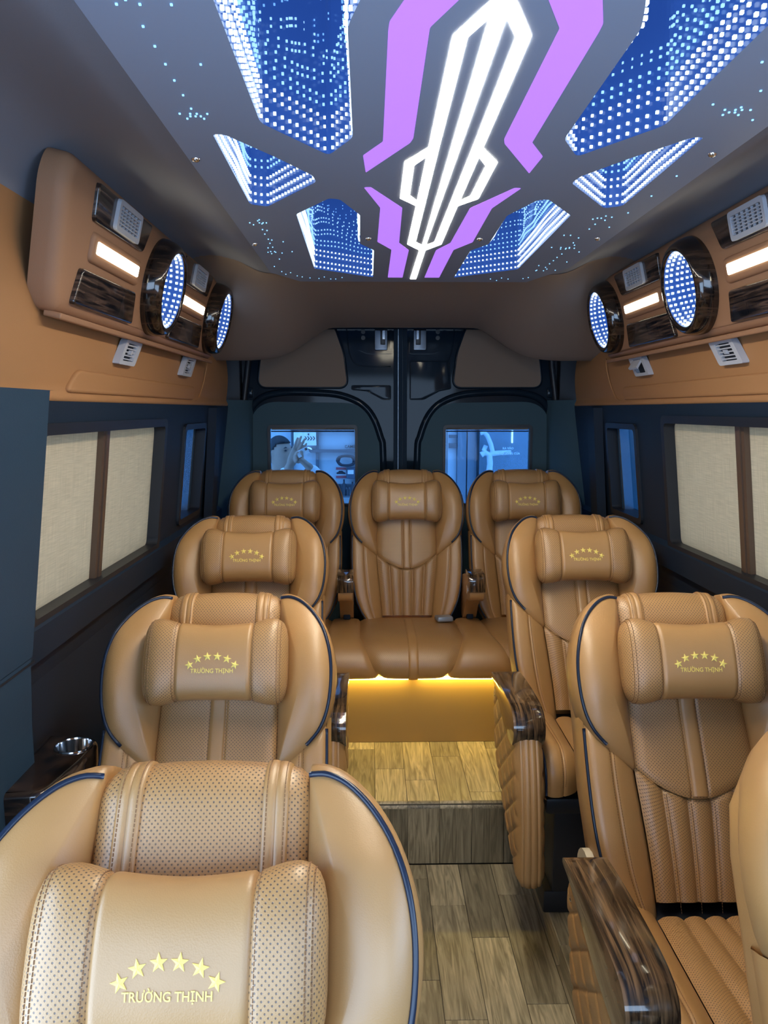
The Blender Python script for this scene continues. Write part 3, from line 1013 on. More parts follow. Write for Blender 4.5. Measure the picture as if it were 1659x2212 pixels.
def build_pod(side, lab, off):
    root = empty('overhead_panel', (side * .80, 1.6, 1.76), 0, lab, 'overhead panel', 'overhead side panels')
    def P(y, t, d):
        w = PL0 + ET * t + EN * d
        return (side * (w.x - .80), y + off - 1.6, w.y - 1.76)
    yA, yB = 1.55, 3.17
    ol = round_poly([(yA + .06, -.012), (yB, -.012), (yB, .296), (yA + .02, .302), (yA, .25), (yA + .04, .03)], [.05, .02, .04, .05, .05, .05], 7)
    hl = [[(yc + .125 * cos(2 * pi * k / 40), tc + .125 * sin(2 * pi * k / 40)) for k in range(40)] for yc, tc in ((2.255, .143), (3.03, .146))]
    obj('body', pillow_plate('body', ol, P, -.06, .0, M['pod'], .028, hl), root)
    # ledge under the body
    obj('ledge', pillow_plate('ledge', round_poly(rect(yA + .07, yB, -.022, -.008), .006, 3), P, -.03, .006, M['pod'], .004), root)
    # rounded raised frame stroke round the first light
    for (y0, y1) in ((1.735, 2.035), (2.51, 2.83)):
        # black gloss tile that holds the air vent
        tile = [(y0 - .045, .280), (y1 + .055, .281), (y1 + .015, .203), (y0 - .035, .200)]
        t = obj('vent_tile', pillow_plate('vent_tile', round_poly(tile, .014, 5), P, -.01, .009, M['ebonyv'], .004), root)
        c = (y0 + y1) / 2
        vent_grille(root, P, c - .080, c + .090, .209, .279, .012, 6, 6)
        # reading light in its raised surround
        ol = round_poly(rect(y0 - .02, y1 + .025, .116, .182), .018, 5)
        il = round_poly(rect(y0, y1, .137, .165), .005, 3)
        fr = obj('light_surround', pillow_plate('light_surround', ol, P, -.008, .010, M['pod'], .009), root)
        obj('reading_light', pillow_plate('reading_light', il, P, .004, .0125, M['warm'], .003), root)
        tile = [(y0 - .055, .096), (y1 + .015, .100), (y1 + .03, .018), (y0 - .075, .016)]
        obj('wood_tile', pillow_plate('wood_tile', round_poly(tile, .012, 5), P, -.01, .012, M['ebonyv'], .005), root)
    for (yc, tc) in ((2.255, .143), (3.03, .146)):
        R = .138; H = .052
        nn = 56
        def C(r, h, k): return P(yc + r * cos(2 * pi * k / nn), tc + r * sin(2 * pi * k / nn), h)
        prof = [(R, -.005), (R * .995, .012), (R * .97, .028), (R * .92, .043), (R * .87, .0505), (R * .82, H), (R * .775, H - .002), (R * .76, H - .006)]
        g = G()
        g.add([C(r, h, k) for r, h in prof for k in range(nn)], [(i * nn + k, i * nn + (k + 1) % nn, (i + 1) * nn + (k + 1) % nn, (i + 1) * nn + k) for i in range(len(prof) - 1) for k in range(nn)])
        ring = obj('light_ring', fix_normals(g.mesh('light_ring', M['ebony'], True, uv=False)), root)
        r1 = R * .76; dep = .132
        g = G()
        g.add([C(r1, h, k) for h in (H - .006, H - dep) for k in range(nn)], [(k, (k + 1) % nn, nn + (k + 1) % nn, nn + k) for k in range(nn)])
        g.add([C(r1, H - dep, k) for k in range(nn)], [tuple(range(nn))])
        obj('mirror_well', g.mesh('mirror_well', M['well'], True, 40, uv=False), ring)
        d = G(); h = H - .012; k2 = 0; gap = .032
        while h > H - dep + .005:  # inner rows imitate the LEDs' reflections receding into the mirror
            for pr in range(2):
                for k in range(36):
                    a = 2 * pi * k / 36
                    hh = h - pr * .014
                    vs, fs = dot_geo(P(yc + (r1 - .004) * cos(a), tc + (r1 - .004) * sin(a), hh), .0044 * .95 ** k2)
                    d.add(vs, fs, mi=0 if k2 < 3 else 1)
            h -= gap; gap *= .93; k2 += 1
        o = obj('led_and_reflection_dots', d.mesh('led_and_reflection_dots', [M['led0'], M['led1']], True, uv=False), ring); o['kind'] = 'stuff'
    return root


build_pod(-1, 'tan overhead panel on the left with wood tiles, vents and blue light rings', .03)
build_pod(1, 'tan overhead panel on the right with wood tiles, vents and blue light rings', -.03)

# small louvred air vents in the tan band under the overhead panels
def band_vent(side, yc, lab, tilted=False):
    lo, hi = Vector((.846, 1.60)), Vector((.826, 1.79))
    et = (hi - lo).normalized(); en = Vector((-et.y, et.x))
    c = lo + et * .11
    root = empty('air_vent', (side * c.x, yc, c.y), 0, lab, 'air vent', 'white air vents under the overhead panels')
    def P(y, t, d):
        # sheared like the moulded outlet: rear top, front bottom
        w = et * t + en * d
        return (side * (w.x - .006), y + t * .95, w.y)
    fr = obj('frame', plate('frame', [round_poly(rect(-.070, .070, -.036, .036), .010, 4), round_poly(rect(-.048, .042, -.025, .025), .005, 3)], P, -.012, .007, M['vent']), root)
    g = G(); g.add([P(a, b, -.006) for a, b in rect(-.05, .045, -.03, .03)], [(0, 1, 2, 3)])
    obj('cavity', g.mesh('cavity', M['ventdark'], False, uv=False), root)
    if tilted:
        vs = [P(-.046, .024, .004), P(.040, .024, .004), P(.040, -.004, .032), P(-.046, -.004, .032),
              P(-.046, .020, .000), P(.040, .020, .000), P(.040, -.010, .028), P(-.046, -.010, .028)]
        obj('flap', fix_normals(mk_mesh('flap', vs, [(0, 1, 2, 3), (4, 5, 6, 7), (0, 1, 5, 4), (3, 2, 6, 7), (0, 3, 7, 4), (1, 2, 6, 5)], M['vent'], False)), root)
    else:
        for i in range(5):
            t = -.0195 + i * .0098
            obj('slat', plate('slat', [rect(-.047, .041, t - .0018, t + .0018)], P, -.005, .004, M['vent']), root)
        obj('tab', plate('tab', [rect(-.008, .004, -.006, .006)], P, .0, .009, M['vent']), root)


band_vent(-1, 2.20, 'white louvred air vent in the left tan band, the nearer one')
band_vent(-1, 2.90, 'white louvred air vent in the left tan band, the far one')
band_vent(1, 2.14, 'white louvred air vent with open slats in the right tan band')
band_vent(1, 2.83, 'white air vent with its flap tilted open in the right tan band', True)


# ================================================================== SEATS
CW = [(0, .112), (.10, .120), (.20, .130), (.30, .138), (.45, .136), (.72, .131)]
def cwid(s): return smooth_tab(CW, s)
WB = [(0, .185), (.04, .210), (.10, .233), (.18, .246), (.28, .251), (.40, .250)]
def wbol(s): return smooth_tab(WB, s)
def base_n(s):
    """gentle lumbar curve of the back"""
    a = .016 * sin(pi * min(max(s, 0), .42) / .42)
    b = -.35 * max(0, s - .46) ** 2
    return a + b
RR = .046
STOP = .655
def along(s):
    """s continues over the top roll: returns (s', n', normal_s, normal_n)"""
    if s <= STOP: return s, base_n(s), 0.0, 1.0
    a = min((s - STOP) / RR, 2.7)
    n0 = base_n(STOP)
    return STOP + RR * sin(a), n0 - RR + RR * cos(a), sin(a), cos(a)


class Frame:
    def __init__(f, theta, zs): f.st, f.ct, f.zs = sin(theta), cos(theta), zs
    def __call__(f, x, s, n): return (x, s * f.st - n * f.ct, f.zs + s * f.ct + n * f.st)


def groove(d, w=.0035, dep=.0055): return -dep * math.exp(-(d / w) ** 2)


def samples(lo, hi, seams, step=.012, fine=(.0, .0022, .0048, .009)):
    xs = {lo, hi}
    n = max(2, int((hi - lo) / step))
    for i in range(n + 1): xs.add(round(lo + (hi - lo) * i / n, 5))
    for c in seams:
        for d in fine:
            for q in (c - d, c + d):
                if lo < q < hi: xs.add(round(q, 5))
    xs = sorted(xs); out = [xs[0]]
    for x in xs[1:]:
        if x - out[-1] > .0012: out.append(x)
    out[-1] = hi
    return out


def stitch_geo(g, path, step=.0055, ln=.0040, r=.0007):
    """short thread dashes along a 3-D path"""
    path = [Vector(p) for p in path]
    acc = 0; nxt = 0
    for a, b in zip(path, path[1:]):
        L = (b - a).length
        if L < 1e-7: continue
        t = (b - a) / L
        while nxt <= acc + L:
            p = a + t * (nxt - acc)
            u = t.cross(Vector((0, 0, 1)))
            if u.length < .1: u = t.cross(Vector((1, 0, 0)))
            u.normalize(); w = t.cross(u)
            vs = [p - t * ln / 2 + u * r, p - t * ln / 2 - u * r * .5 + w * r, p - t * ln / 2 - u * r * .5 - w * r,
                  p + t * ln / 2 + u * r, p + t * ln / 2 - u * r * .5 + w * r, p + t * ln / 2 - u * r * .5 - w * r]
            g.add(vs, [(0, 1, 4, 3), (1, 2, 5, 4), (2, 0, 3, 5), (0, 2, 1), (3, 4, 5)])
            nxt += step
        acc += L


def Ucurve(x): return .232 + .068 * (abs(x) / .138) ** 2


WING = [(.137, .300), (.165, .318), (.200, .346), (.232, .382), (.2495, .425), (.257, .475), (.2575, .525), (.251, .570), (.237, .612), (.214, .650), (.184, .680), (.155, .694), (.131, .694)]
TXT = None


def logo_meshes():
    """flat embroidered lettering as (x, ds) triangles"""
    cu = bpy.data.curves.new('lettering', 'FONT')
    cu.body = 'TR\u01af\u1edcNG TH\u1ecaNH'
    cu.align_x = 'CENTER'; cu.size = 1.0; cu.offset = .013; cu.resolution_u = 3
    o = bpy.data.objects.new('tmp', cu); COL.objects.link(o)
    me = bpy.data.meshes.new_from_object(o)
    vs = [(v.co.x, v.co.y) for v in me.vertices]; fs = [tuple(p.vertices) for p in me.polygons]
    bpy.data.objects.remove(o); bpy.data.meshes.remove(me); bpy.data.curves.remove(cu)
    x0 = min(v[0] for v in vs); x1 = max(v[0] for v in vs)
    k = .0930 / (x1 - x0); cx = (x0 + x1) / 2
    return [((x - cx) * k, y * k * 1.08 - .0052) for x, y in vs], fs


LOGO = logo_meshes()
HH = [(0, .0850), (.05, .0855), (.078, .0875), (.083, .0872), (.095, .0905), (.118, .0965), (.136, .0960), (.148, .0895), (.156, .077), (.1605, .058), (.162, .036)]
TH = [(0, .0500), (.05, .0500), (.078, .0510), (.083, .0505), (.10, .0520), (.125, .0520), (.142, .0460), (.154, .0350), (.1605, .0220), (.162, .012)]


def pil_hh(x): return smooth_tab(HH, abs(x)) + groove(abs(x) - .083, .003, .0035)
def pil_th(x): return smooth_tab(TH, abs(x)) + groove(abs(x) - .083, .003, .0035)
EXP = 2.7


def pil_front(x, ds):
    h, t = pil_hh(x), pil_th(x)
    return t * max(0.0, 1 - abs(ds / h) ** EXP) ** (1 / EXP)


def seat_back_meshes(theta, zs, pil=.533):
    """all meshes of a seat back: list of (name, mesh, parent_key, key)"""
    F = Frame(theta, zs); out = []
    # ---- upper centre panel (perforated) with roll over the top
    ce = [-.0185, .0185]
    us = samples(-1, 1, [c / .136 for c in ce], .11, (0, .016, .035, .07))
    svals_n = 46
    def upper(i, j):
        u = us[i]
        s0 = Ucurve(u * .138)
        sm = s0 + (STOP + RR * 2.6 - s0) * j / (svals_n - 1)
        s, n, ns, nn = along(sm)
        x = u * cwid(min(s, .7))
        edge = groove((abs(u) - 1) * .136, .006, .010)
        mid = groove((sm - s0), .004, .006)
        pad = .012 * (1 - u * u)
        cg = (groove(x - .0185, .0028, .004) + groove(x + .0185, .0028, .004)) if sm < .5 else 0
        h = pad + edge + mid + cg
        return F(x, s + ns * h, n + nn * h)
    def upper_uv(i, j):
        u = us[i]; s0 = Ucurve(u * .138)
        sm = s0 + (STOP + RR * 2.6 - s0) * j / (svals_n - 1)
        return (u * .136, sm)
    vs, fs, uv = grid(len(us), svals_n, upper, upper_uv)
    out.append(('upper_panel', mk_mesh('upper_panel', vs, fs, M['perf'], True, uv), None, 'upper'))
    def surf(x, sm, h=0.0):
        s, n, ns, nn = along(sm)
        u = x / cwid(min(s, .7))
        hh = .012 * (1 - u * u) + h
        return F(x, s + ns * hh, n + nn * hh)
    # centre strip
    g = G()
    xs = [-.0175, -.0160, -.008, 0, .008, .0160, .0175]; hs = [-.003, .0012, .0028, .0034, .0028, .0012, -.003]
    sv = [.238 + (.50 - .238) * k / 14 for k in range(15)]
    vs, fs, uv = grid(len(xs), len(sv), lambda i, j: surf(xs[i], sv[j], hs[i]))
    g.add(vs, fs)
    out.append(('centre_strip', g.mesh('centre_strip', M['leather'], True), None, 'strip'))
    # two straps over the roll, each with a fold line
    for sd in (-1, 1):
        g = G()
        c = sd * .091
        xo = [-.0165, -.0155, -.012, -.006, -.001, 0, .001, .006, .012, .0155, .0165]
        ho = [-.002, .0030, .0046, .0050, .0046, .0030, .0046, .0050, .0046, .0030, -.002]
        sv = [.50 + (STOP + RR * 2.6 - .50) * k / 30 for k in range(31)]
        vs, fs, uv = grid(len(xo), len(sv), lambda i, j: surf(c + xo[i], sv[j], ho[i]))
        g.add(vs, fs)
        out.append(('strap', g.mesh('strap', M['leather'], True), None, 'strap%d' % sd))
        g = G()
        for dx in (-.011, .011):
            stitch_geo(g, [surf(c + dx, .50 + (STOP + RR * 2.4 - .50) * k / 60, .0052) for k in range(61)])
        out.append(('stitching#', g.mesh('stitching', M['thread'], False), 'strap%d' % sd, None))
    # ---- lower fluted panel
    seams = [-.6, -.2, .2, .6]
    us2 = samples(-1, 1, seams, .08, (0, .02, .045, .09))
    nl = 26
    def lower(i, j):
        u = us2[i]; s1 = Ucurve(u * .138)
        s = .020 + (s1 - .020) * j / (nl - 1)
        x = u * cwid(s)
        f = min(abs(u - c) for c in [-1, -.6, -.2, .2, .6, 1]) / .2
        h = .0105 * (1 - (1 - min(f, 1)) ** 2.6) - .004
        h += groove(s1 - s, .004, .007)
        return F(x, s, base_n(s) + h)
    vs, fs, uv = grid(len(us2), nl, lower, lambda i, j: (us2[i] * .125, j * .0105))
    out.append(('fluted_panel', mk_mesh('fluted_panel', vs, fs, M['perf'], True, uv), None, 'flute'))
    g = G()
    for c in seams:
        stitch_geo(g, [F((c + .035) * cwid(s), s, base_n(s) + .0060) for s in [Ucurve(c * .138) * k / 20 for k in range(20)]], .006)
    stitch_geo(g, [F(u * .137, Ucurve(u * .138) - .006, base_n(.26) + .0055) for u in [-.95 + 1.9 * k / 30 for k in range(31)]], .006)
    out.append(('stitching#', g.mesh('stitching', M['thread'], False), 'flute', None))
    # ---- lower side bolsters
    for sd in (-1, 1):
        nq, ns_ = 17, 26
        qs = [0, .04, .1, .18, .28, .38, .46, .485, .50, .515, .54, .62, .72, .82, .9, .96, 1.0]
        def diag(q): return .304 + .092 * q ** 1.2
        def bol(q, s, extra=0.0):
            c, w = cwid(s), wbol(s)
            x = c + (w - c) * q
            h = .034 * (sin(pi * min(q / .95, 1) * .62) ** .9) - .006 * (1 - q)
            h += groove((q - .5) * .11, .0035, .0035)
            h += groove(diag(q) - s, .005, .007) + groove(q * .11, .005, .006)
            if q > .9: h -= .012 * ((q - .9) / .1) ** 2
            return F(sd * x, s, base_n(s) + h + extra)
        vs, fs, uv = grid(nq, ns_, lambda i, j: bol(qs[i], -.03 + (diag(qs[i]) + .03) * j / (ns_ - 1)), flip=sd < 0)
        g = G(); g.add(vs, fs)
        # side face towards the rear
        sv = [-.03 + (.41 + .03) * j / 20 for j in range(21)]
        dn = [0, .015, .045, .080, .11]; dx = [0, .006, .008, .004, -.012]
        def sidef(i, j):
            s = sv[j]; x, y, z = 0, 0, 0
            w = wbol(s); h = .034 * (sin(pi * .62) ** .9) - .012
            return F(sd * (w + dx[i]), s, base_n(s) + h - dn[i])
        vs, fs, uv = grid(len(dn), len(sv), sidef, flip=sd < 0)
        g.add(vs, fs)
        out.append(('side_bolster', g.mesh('side_bolster', M['leather'], True), None, 'bol%d' % sd))
        g = G()
        for dq in (.455, .545):
            stitch_geo(g, [bol(dq, diag(dq) * (k / 40) * .985, .0010) for k in range(41)], .0058)
        out.append(('stitching#', g.mesh('stitching', M['thread'], False), 'bol%d' % sd, None))
        pts = [bol(1.0, -.03 + (.385 + .03) * k / 30, .002) for k in range(31)]
        vs, fs = tube(pts, .0038, 7)
        out.append(('piping', mk_mesh('piping', vs, fs, M['piping']), 'bol%d' % sd, None))
    # ---- shoulder wings
    oc = [tuple(p)[:2] for p in crom([(a, b, 0) for a, b in WING], 46)]
    ie = [(cwid(s), s) for s in [.694 - (.694 - .300) * k / 16 for k in range(1, 16)]]
    ol = oc + ie
    cxw, csw = .196, .50
    def wing_n(x, s, t):
        q = min(max((x - .128) / .125, 0), 1)
        return base_n(min(s, .62)) - .18 * max(0, s - .60) + .052 * q ** .75 * (1 - .25 * max(0, (s - .6) / .1)) + .034 * (1 - t ** 2.6) - .004
    for sd in (-1, 1):
        vs = []; fs = []; K = 9; n = len(ol)
        vs.append(F(sd * cxw, csw, wing_n(cxw, csw, 0)))
        for k in range(1, K + 1):
            t = (k / K) ** .8
            for (x, s) in ol:
                X, S = cxw + (x - cxw) * t, csw + (s - csw) * t
                vs.append(F(sd * X, S, wing_n(X, S, t)))
        for i in range(n): fs.append((0, 1 + i, 1 + (i + 1) % n))
        for k in range(K - 1):
            for i in range(n):
                a = 1 + k * n + i; b = 1 + k * n + (i + 1) % n
                fs.append((a, a + n, b + n, b))
        # gusset to the rear
        last = 1 + (K - 1) * n
        rows = [(.012, .010), (.040, .013), (.075, .010), (.105, -.004), (.120, -.03)]
        base = len(vs)
        for dn_, off in rows:
            for (x, s) in ol:
                v = Vector((x - cxw, s - csw)); v = v.normalized() * off if x > cwid(s) + .004 else Vector((0, 0))
                vs.append(F(sd * (x + v.x), s + v.y, max(wing_n(x, s, 1) - dn_, -.105)))
        prev = last
        for r in range(len(rows)):
            cur = base + r * n
            for i in range(n):
                j = (i + 1) % n
                fs.append((prev + i, cur + i, cur + j, prev + j))
            prev = cur
        fs.append(tuple(prev + i for i in range(n)))
        me = fix_normals(mk_mesh('wing', vs, fs, M['leather'], True))
        out.append(('wing', me, None, 'wing%d' % sd))
        pts = [F(sd * (x + .001), s, wing_n(x, s, 1) + .0012) for x, s in oc if x > .2 or s > .5]
        vs, fs = tube(pts, .0040, 7)
        out.append(('piping', mk_mesh('piping', vs, fs, M['piping']), 'wing%d' % sd, None))
    # ---- rear shell
    half = [(0.0, -.03), (.17, -.03), (.205, .04), (.235, .12), (.245, .25), (.246, .40), (.248, .52), (.24, .59), (.21, .645), (.165, .675), (0, .69)]
    sh = half + [(-x, s) for x, s in half[::-1][1:-1]]
    me = pillow_plate('back_shell', sh, lambda a, b, d: F(a, b, d), -.03, -.125, M['leather'], .03)
    out.append(('back_shell', me, None, 'shell'))
    # ---- headrest pillow
    sc_, nc = pil, base_n(pil) + .062
    def PT(x, ang):
        h, t = pil_hh(x), pil_th(x)
        c_, s_ = cos(ang), sin(ang)
        ds = h * (1 if s_ >= 0 else -1) * abs(s_) ** (2 / EXP); dn_ = t * (1 if c_ >= 0 else -1) * abs(c_) ** (2 / EXP)
        # soft sag at the middle of the top edge
        if ds > 0: ds -= .004 * math.exp(-(x / .05) ** 2) * (ds / h)
        return F(x, sc_ + ds, nc + dn_)
    na = 40
    def sect(xs, closed_end=None):
        # the seam of each ring lies at the hidden rear; uv follows arc length so perforations stay even
        vs = []; uv = []; m = na + 1; run_x = 0.0
        for i, x in enumerate(xs):
            ring = [Vector(PT(x, pi + 2 * pi * k / na)) for k in range(m)]
            if i: run_x += (ring[na // 2] - Vector(vs[-m + na // 2])).length
            acc = [0.0]
            for a, b in zip(ring, ring[1:]): acc.append(acc[-1] + (b - a).length)
            mid = acc[na // 2]
            vs += ring; uv += [(run_x, a - mid) for a in acc]
        fs = [(i * m + k, (i + 1) * m + k, (i + 1) * m + k + 1, i * m + k + 1) for i in range(len(xs) - 1) for k in range(na)]
        if closed_end is not None:
            b = closed_end * m; fs.append(tuple(b + k for k in range(na)))
        return vs, fs, uv
    xs = samples(-.083, .083, [-.083, .083], .012)
    vs, fs, uv = sect(xs)
    out.append(('headrest_pillow', mk_mesh('headrest_pillow', vs, fs, M['leather'], True, uv), None, 'pillow'))
    for sd in (-1, 1):
        xe = [.083, .0852, .0885, .094, .102, .112, .122, .131, .139, .146, .152, .157, .1605, .162]
        xe = [sd * x for x in xe]
        vs, fs, uv = sect(xe, len(xe) - 1)
        me = mk_mesh('pillow_end', vs, fs, M['perf'], True, uv)
        bm = bmesh.new(); bm.from_mesh(me); bmesh.ops.recalc_face_normals(bm, faces=bm.faces); bm.to_mesh(me); bm.free()
        out.append(('pillow_end', me, 'pillow', None))
        g = G()
        for xx in (.0875, .1405, .1475):
            pts = []
            for k in range(61):
                a = -1.75 + 3.5 * k / 60
                p = Vector(PT(sd * xx, a)); pts.append(p + Vector((sd * .0004, 0, 0)))
            stitch_geo(g, pts, .0056, .0042, .0009)
        out.append(('stitching#', g.mesh('stitching', M['thread'], False), 'pillow', None))
    # embroidery
    dy0 = -.024
    def onp(x, d, h): return F(x, sc_ + dy0 + d, nc + pil_front(x, dy0 + d) + h)
    lv, lf = LOGO
    vs = [onp(x, y, .0011) for x, y in lv] + [onp(x, y, -.001) for x, y in lv]
    me = mk_mesh('lettering', vs, [tuple(f) for f in lf], M['gold'], False)
    out.append(('embroidered_lettering', me, 'pillow', None))
    for (x0, y0) in ((-.0497, .0120), (-.0325, .0248), (-.0109, .0302), (.0109, .0302), (.0325, .0248), (.0497, .0120)):
        vs = [onp(x0, y0, .0022)]; tilt = -x0 * 6
        for k in range(10):
            r = .0098 if k % 2 == 0 else .0041
            a = pi / 2 + 2 * pi * k / 10 + tilt
            vs.append(onp(x0 + r * cos(a), y0 + r * sin(a), .0008))
        for k in range(10):
            r = .0098 if k % 2 == 0 else .0041
            a = pi / 2 + 2 * pi * k / 10 + tilt
            vs.append(onp(x0 + r * cos(a), y0 + r * sin(a), -.0012))
        fs = [(0, 1 + k, 1 + (k + 1) % 10) for k in range(10)] + [(1 + k, 11 + k, 11 + (k + 1) % 10, 1 + (k + 1) % 10) for k in range(10)]
        out.append(('star', mk_mesh('star', vs, fs, M['gold'], False), 'pillow', None))
    return out


def cushion_meshes(zs):
    """seat cushion; front towards -y"""
    out = []
    LN, RF = .40, .055
    def run(v):
        """v 0..1 from hip to front then down"""
        d = v * (LN + RF * pi / 2 + .04)
        if d < LN: return -d + .05, 0.0, 0.0, 1.0
        a = (d - LN) / RF
        if a < pi / 2: return -LN + .05 - RF * sin(a), -RF + RF * cos(a), -sin(a), cos(a)
        return -LN + .05 - RF, -RF - (d - LN - RF * pi / 2), -1.0, 0.0
    def tilt(y): return -.09 * (y - .05)      # rises to the front
    seams = [-.55, -.18, .18, .55]
    us = samples(-1, 1, seams, .08, (0, .02, .05, .10)); nv = 40
    def cw_(v): return .120 + .030 * v
    def P(x, v, h):
        y, z, ny, nz = run(v)
        return (x, y + ny * h, zs + tilt(y) + z + nz * h)
    def top(i, j):
        u = us[i]; v = .15 + .85 * j / (nv - 1)
        f = min(abs(u - c) for c in (-1, -.55, -.18, .18, .55, 1)) / .19
        h = (.010 * (1 - (1 - min(f, 1)) ** 2.6) - .006)
        return P(u * cw_(v), v, h)
    vs, fs, uv = grid(len(us), nv, top, lambda i, j: (us[i] * .14, j * .0125), flip=True)
    out.append(('cushion', mk_mesh('cushion', vs, fs, M['perf'], True, uv), None, 'cush'))
    for sd in (-1, 1):
        qs = [0, .05, .12, .22, .34, .46, .485, .50, .515, .54, .66, .78, .88, .95, 1.0]
        def bol(q, v, e=0.0):
            x = cw_(v) + (.248 - .02 * max(0, v - .75) - cw_(v)) * q
            h = .040 * (sin(pi * min(q / .95, 1) * .64) ** .9) - .004 + groove((q - .5) * .1, .0035, .004) + groove(q * .1, .005, .006)
            h *= 1 - .35 * max(0, v - .7)
            if q > .9: h -= .012 * ((q - .9) / .1) ** 2
            return P(sd * x, v, h + e)
        g = G()
        vs, fs, uv = grid(len(qs), nv, lambda i, j: bol(qs[i], j / (nv - 1)), flip=sd > 0); g.add(vs, fs)
        # outer side
        rows = [(0, 0), (.005, .02), (.006, .06), (0, .10), (-.01, .13)]
        def sidef(i, j):
            v = j / (nv - 1); x, y, z = bol(1.0, v)
            zb = zs + tilt(y) - .125
            k = i / (len(rows) - 1)
            return (x + sd * rows[i][0], y + .02 * k, z + (min(zb, z) - z) * k)
        vs, fs, uv = grid(len(rows), nv, sidef, flip=sd > 0); g.add(vs, fs)
        out.append(('cushion_bolster', g.mesh('cushion_bolster', M['leather'], True), None, 'cb%d' % sd))
        vs, fs = tube([bol(1.0, k / 40, .002) for k in range(41)], .0038, 7)
        out.append(('piping', mk_mesh('piping', vs, fs, M['piping']), 'cb%d' % sd, None))
        g = G()
        for dq in (.455, .545): stitch_geo(g, [bol(dq, k / 60, .001) for k in range(58)], .0058)
        out.append(('stitching#', g.mesh('stitching', M['thread'], False), 'cb%d' % sd, None))
    return out


def armrest_meshes(sd, zt):
    """aisle-side quilted armrest; sd = side of the seat it stands on; zt = height of the wood top"""
    out = []; xc = sd * .305; hw = .036
    # corners in (y, z): rear top, front top, front bottom, rear bottom
    RT, FT, FB, RB = Vector((-.095, zt - .035)), Vector((-.455, zt - .03)), Vector((-.545, zt - .455)), Vector((-.165, zt - .245))
    def side(u, v):
        a, b = 2 * u - 1, 2 * v - 1
        k = .42
        a2 = a * sqrt(1 - k * b * b / 2); b2 = b * sqrt(1 - k * a * a / 2)
        u, v = (a2 / sqrt(1 - k / 2) * .96 + 1) / 2, (b2 / sqrt(1 - k / 2) * .96 + 1) / 2
        top = RT * (1 - u) + FT * u; bot = RB * (1 - u) + FB * u
        return bot * (1 - v) + top * v
    NU, NV = 74, 74
    def quilt(p):
        a = p.x / .105 + p.y / .080; b = p.x / .105 - p.y / .080
        e = min(abs(a - round(a)), abs(b - round(b)))
        return .0042 * (1 - math.exp(-(e / .07) ** 2)) + .0016 * min(e / .5, 1)
    g = G()
    for f in (-1, 1):
        def q(i, j):
            u, v = i / (NU - 1), j / (NV - 1); p = side(u, v)
            ed = min(u, 1 - u, v, 1 - v)
            h = quilt(p) * min(1, ed / .05)
            h -= .008 * (1 - min(1, ed / .06)) ** 2
            return (xc + f * (hw + h), p.x, p.y)
        vs, fs, uv = grid(NU, NV, q, flip=f > 0); g.add(vs, fs)
    border = [(k / 24, 0) for k in range(24)] + [(1, k / 24) for k in range(24)] + [(1 - k / 24, 1) for k in range(24)] + [(0, 1 - k / 24) for k in range(24)]
    cen = side(.5, .5)
    xs = [-1, -.92, -.70, -.66, -.62, -.58, -.30, -.06, -.02, .02, .06, .30, .58, .62, .66, .70, .92, 1]
    def rim(i, j):
        u, v = border[i % len(border)]; p = side(u, v); d = (p - cen).normalized()
        x = xs[j]
        h = .010 * sqrt(max(0, 1 - x * x)) + groove(x - .64, .05, .004) + groove(x + .64, .05, .004) + groove(x, .05, .004)
        return (xc + x * (hw - .008), p.x + d.x * h, p.y + d.y * h)
    vs, fs, uv = grid(len(border) + 1, len(xs), rim); g.add(vs, fs)
    out.append(('armrest', fix_normals(g.mesh('armrest', M['leather'], True)), None, 'arm'))
    # chrome button studs
    gs = G(); r0 = .0062; nn = 12
    for (u, v) in ((.10, .86), (.12, .30), (.86, .16), (.90, .62)):
        for f in (-1, 1):
            p = side(u, v)
            prof = [(1, 0), (.9, .45), (.55, .8), (.08, .95)]
            vs = [(xc + f * (hw + .001 + h * r0 * .7), p.x + r * r0 * cos(2 * pi * k / nn), p.y + r * r0 * sin(2 * pi * k / nn)) for r, h in prof for k in range(nn)]
            fs = [(i * nn + k, i * nn + (k + 1) % nn, (i + 1) * nn + (k + 1) % nn, (i + 1) * nn + k) for i in range(3) for k in range(nn)]
            out.append(('stud', fix_normals(mk_mesh('stud', vs, fs, M['chrome'])), 'arm', None))
    # glossy wood cap: leaf profile
    topc = [(.035, zt - .022), (.02, zt - .006), (-.08, zt + .004), (-.22, zt + .010), (-.34, zt + .010), (-.41, zt + .002), (-.445, zt - .018), (-.455, zt - .045), (-.448, zt - .066)]
    botc = [(-.425, zt - .088), (-.38, zt - .094), (-.30, zt - .085), (-.20, zt - .066), (-.10, zt - .042), (-.02, zt - .026)]
    topc = [(-.112 + a * .80, b) for a, b in topc]; botc = [(-.112 + a * .80, b) for a, b in botc]
    prof = [tuple(p)[:2] for p in crom([(a, b, 0) for a, b in topc], 34)] + [tuple(p)[:2] for p in crom([(a, b, 0) for a, b in botc], 18)]
    w = hw + .007
    def to3(a, b, d): return (xc + d, a, b)
    vs, fs = prism([prof], to3, -w, w)
    me = bevel_mesh('wood_cap', vs, [f for f in fs], M['wood'], .006, 3, 50)
    out.append(('wood_cap', me, None, 'cap'))
    return out


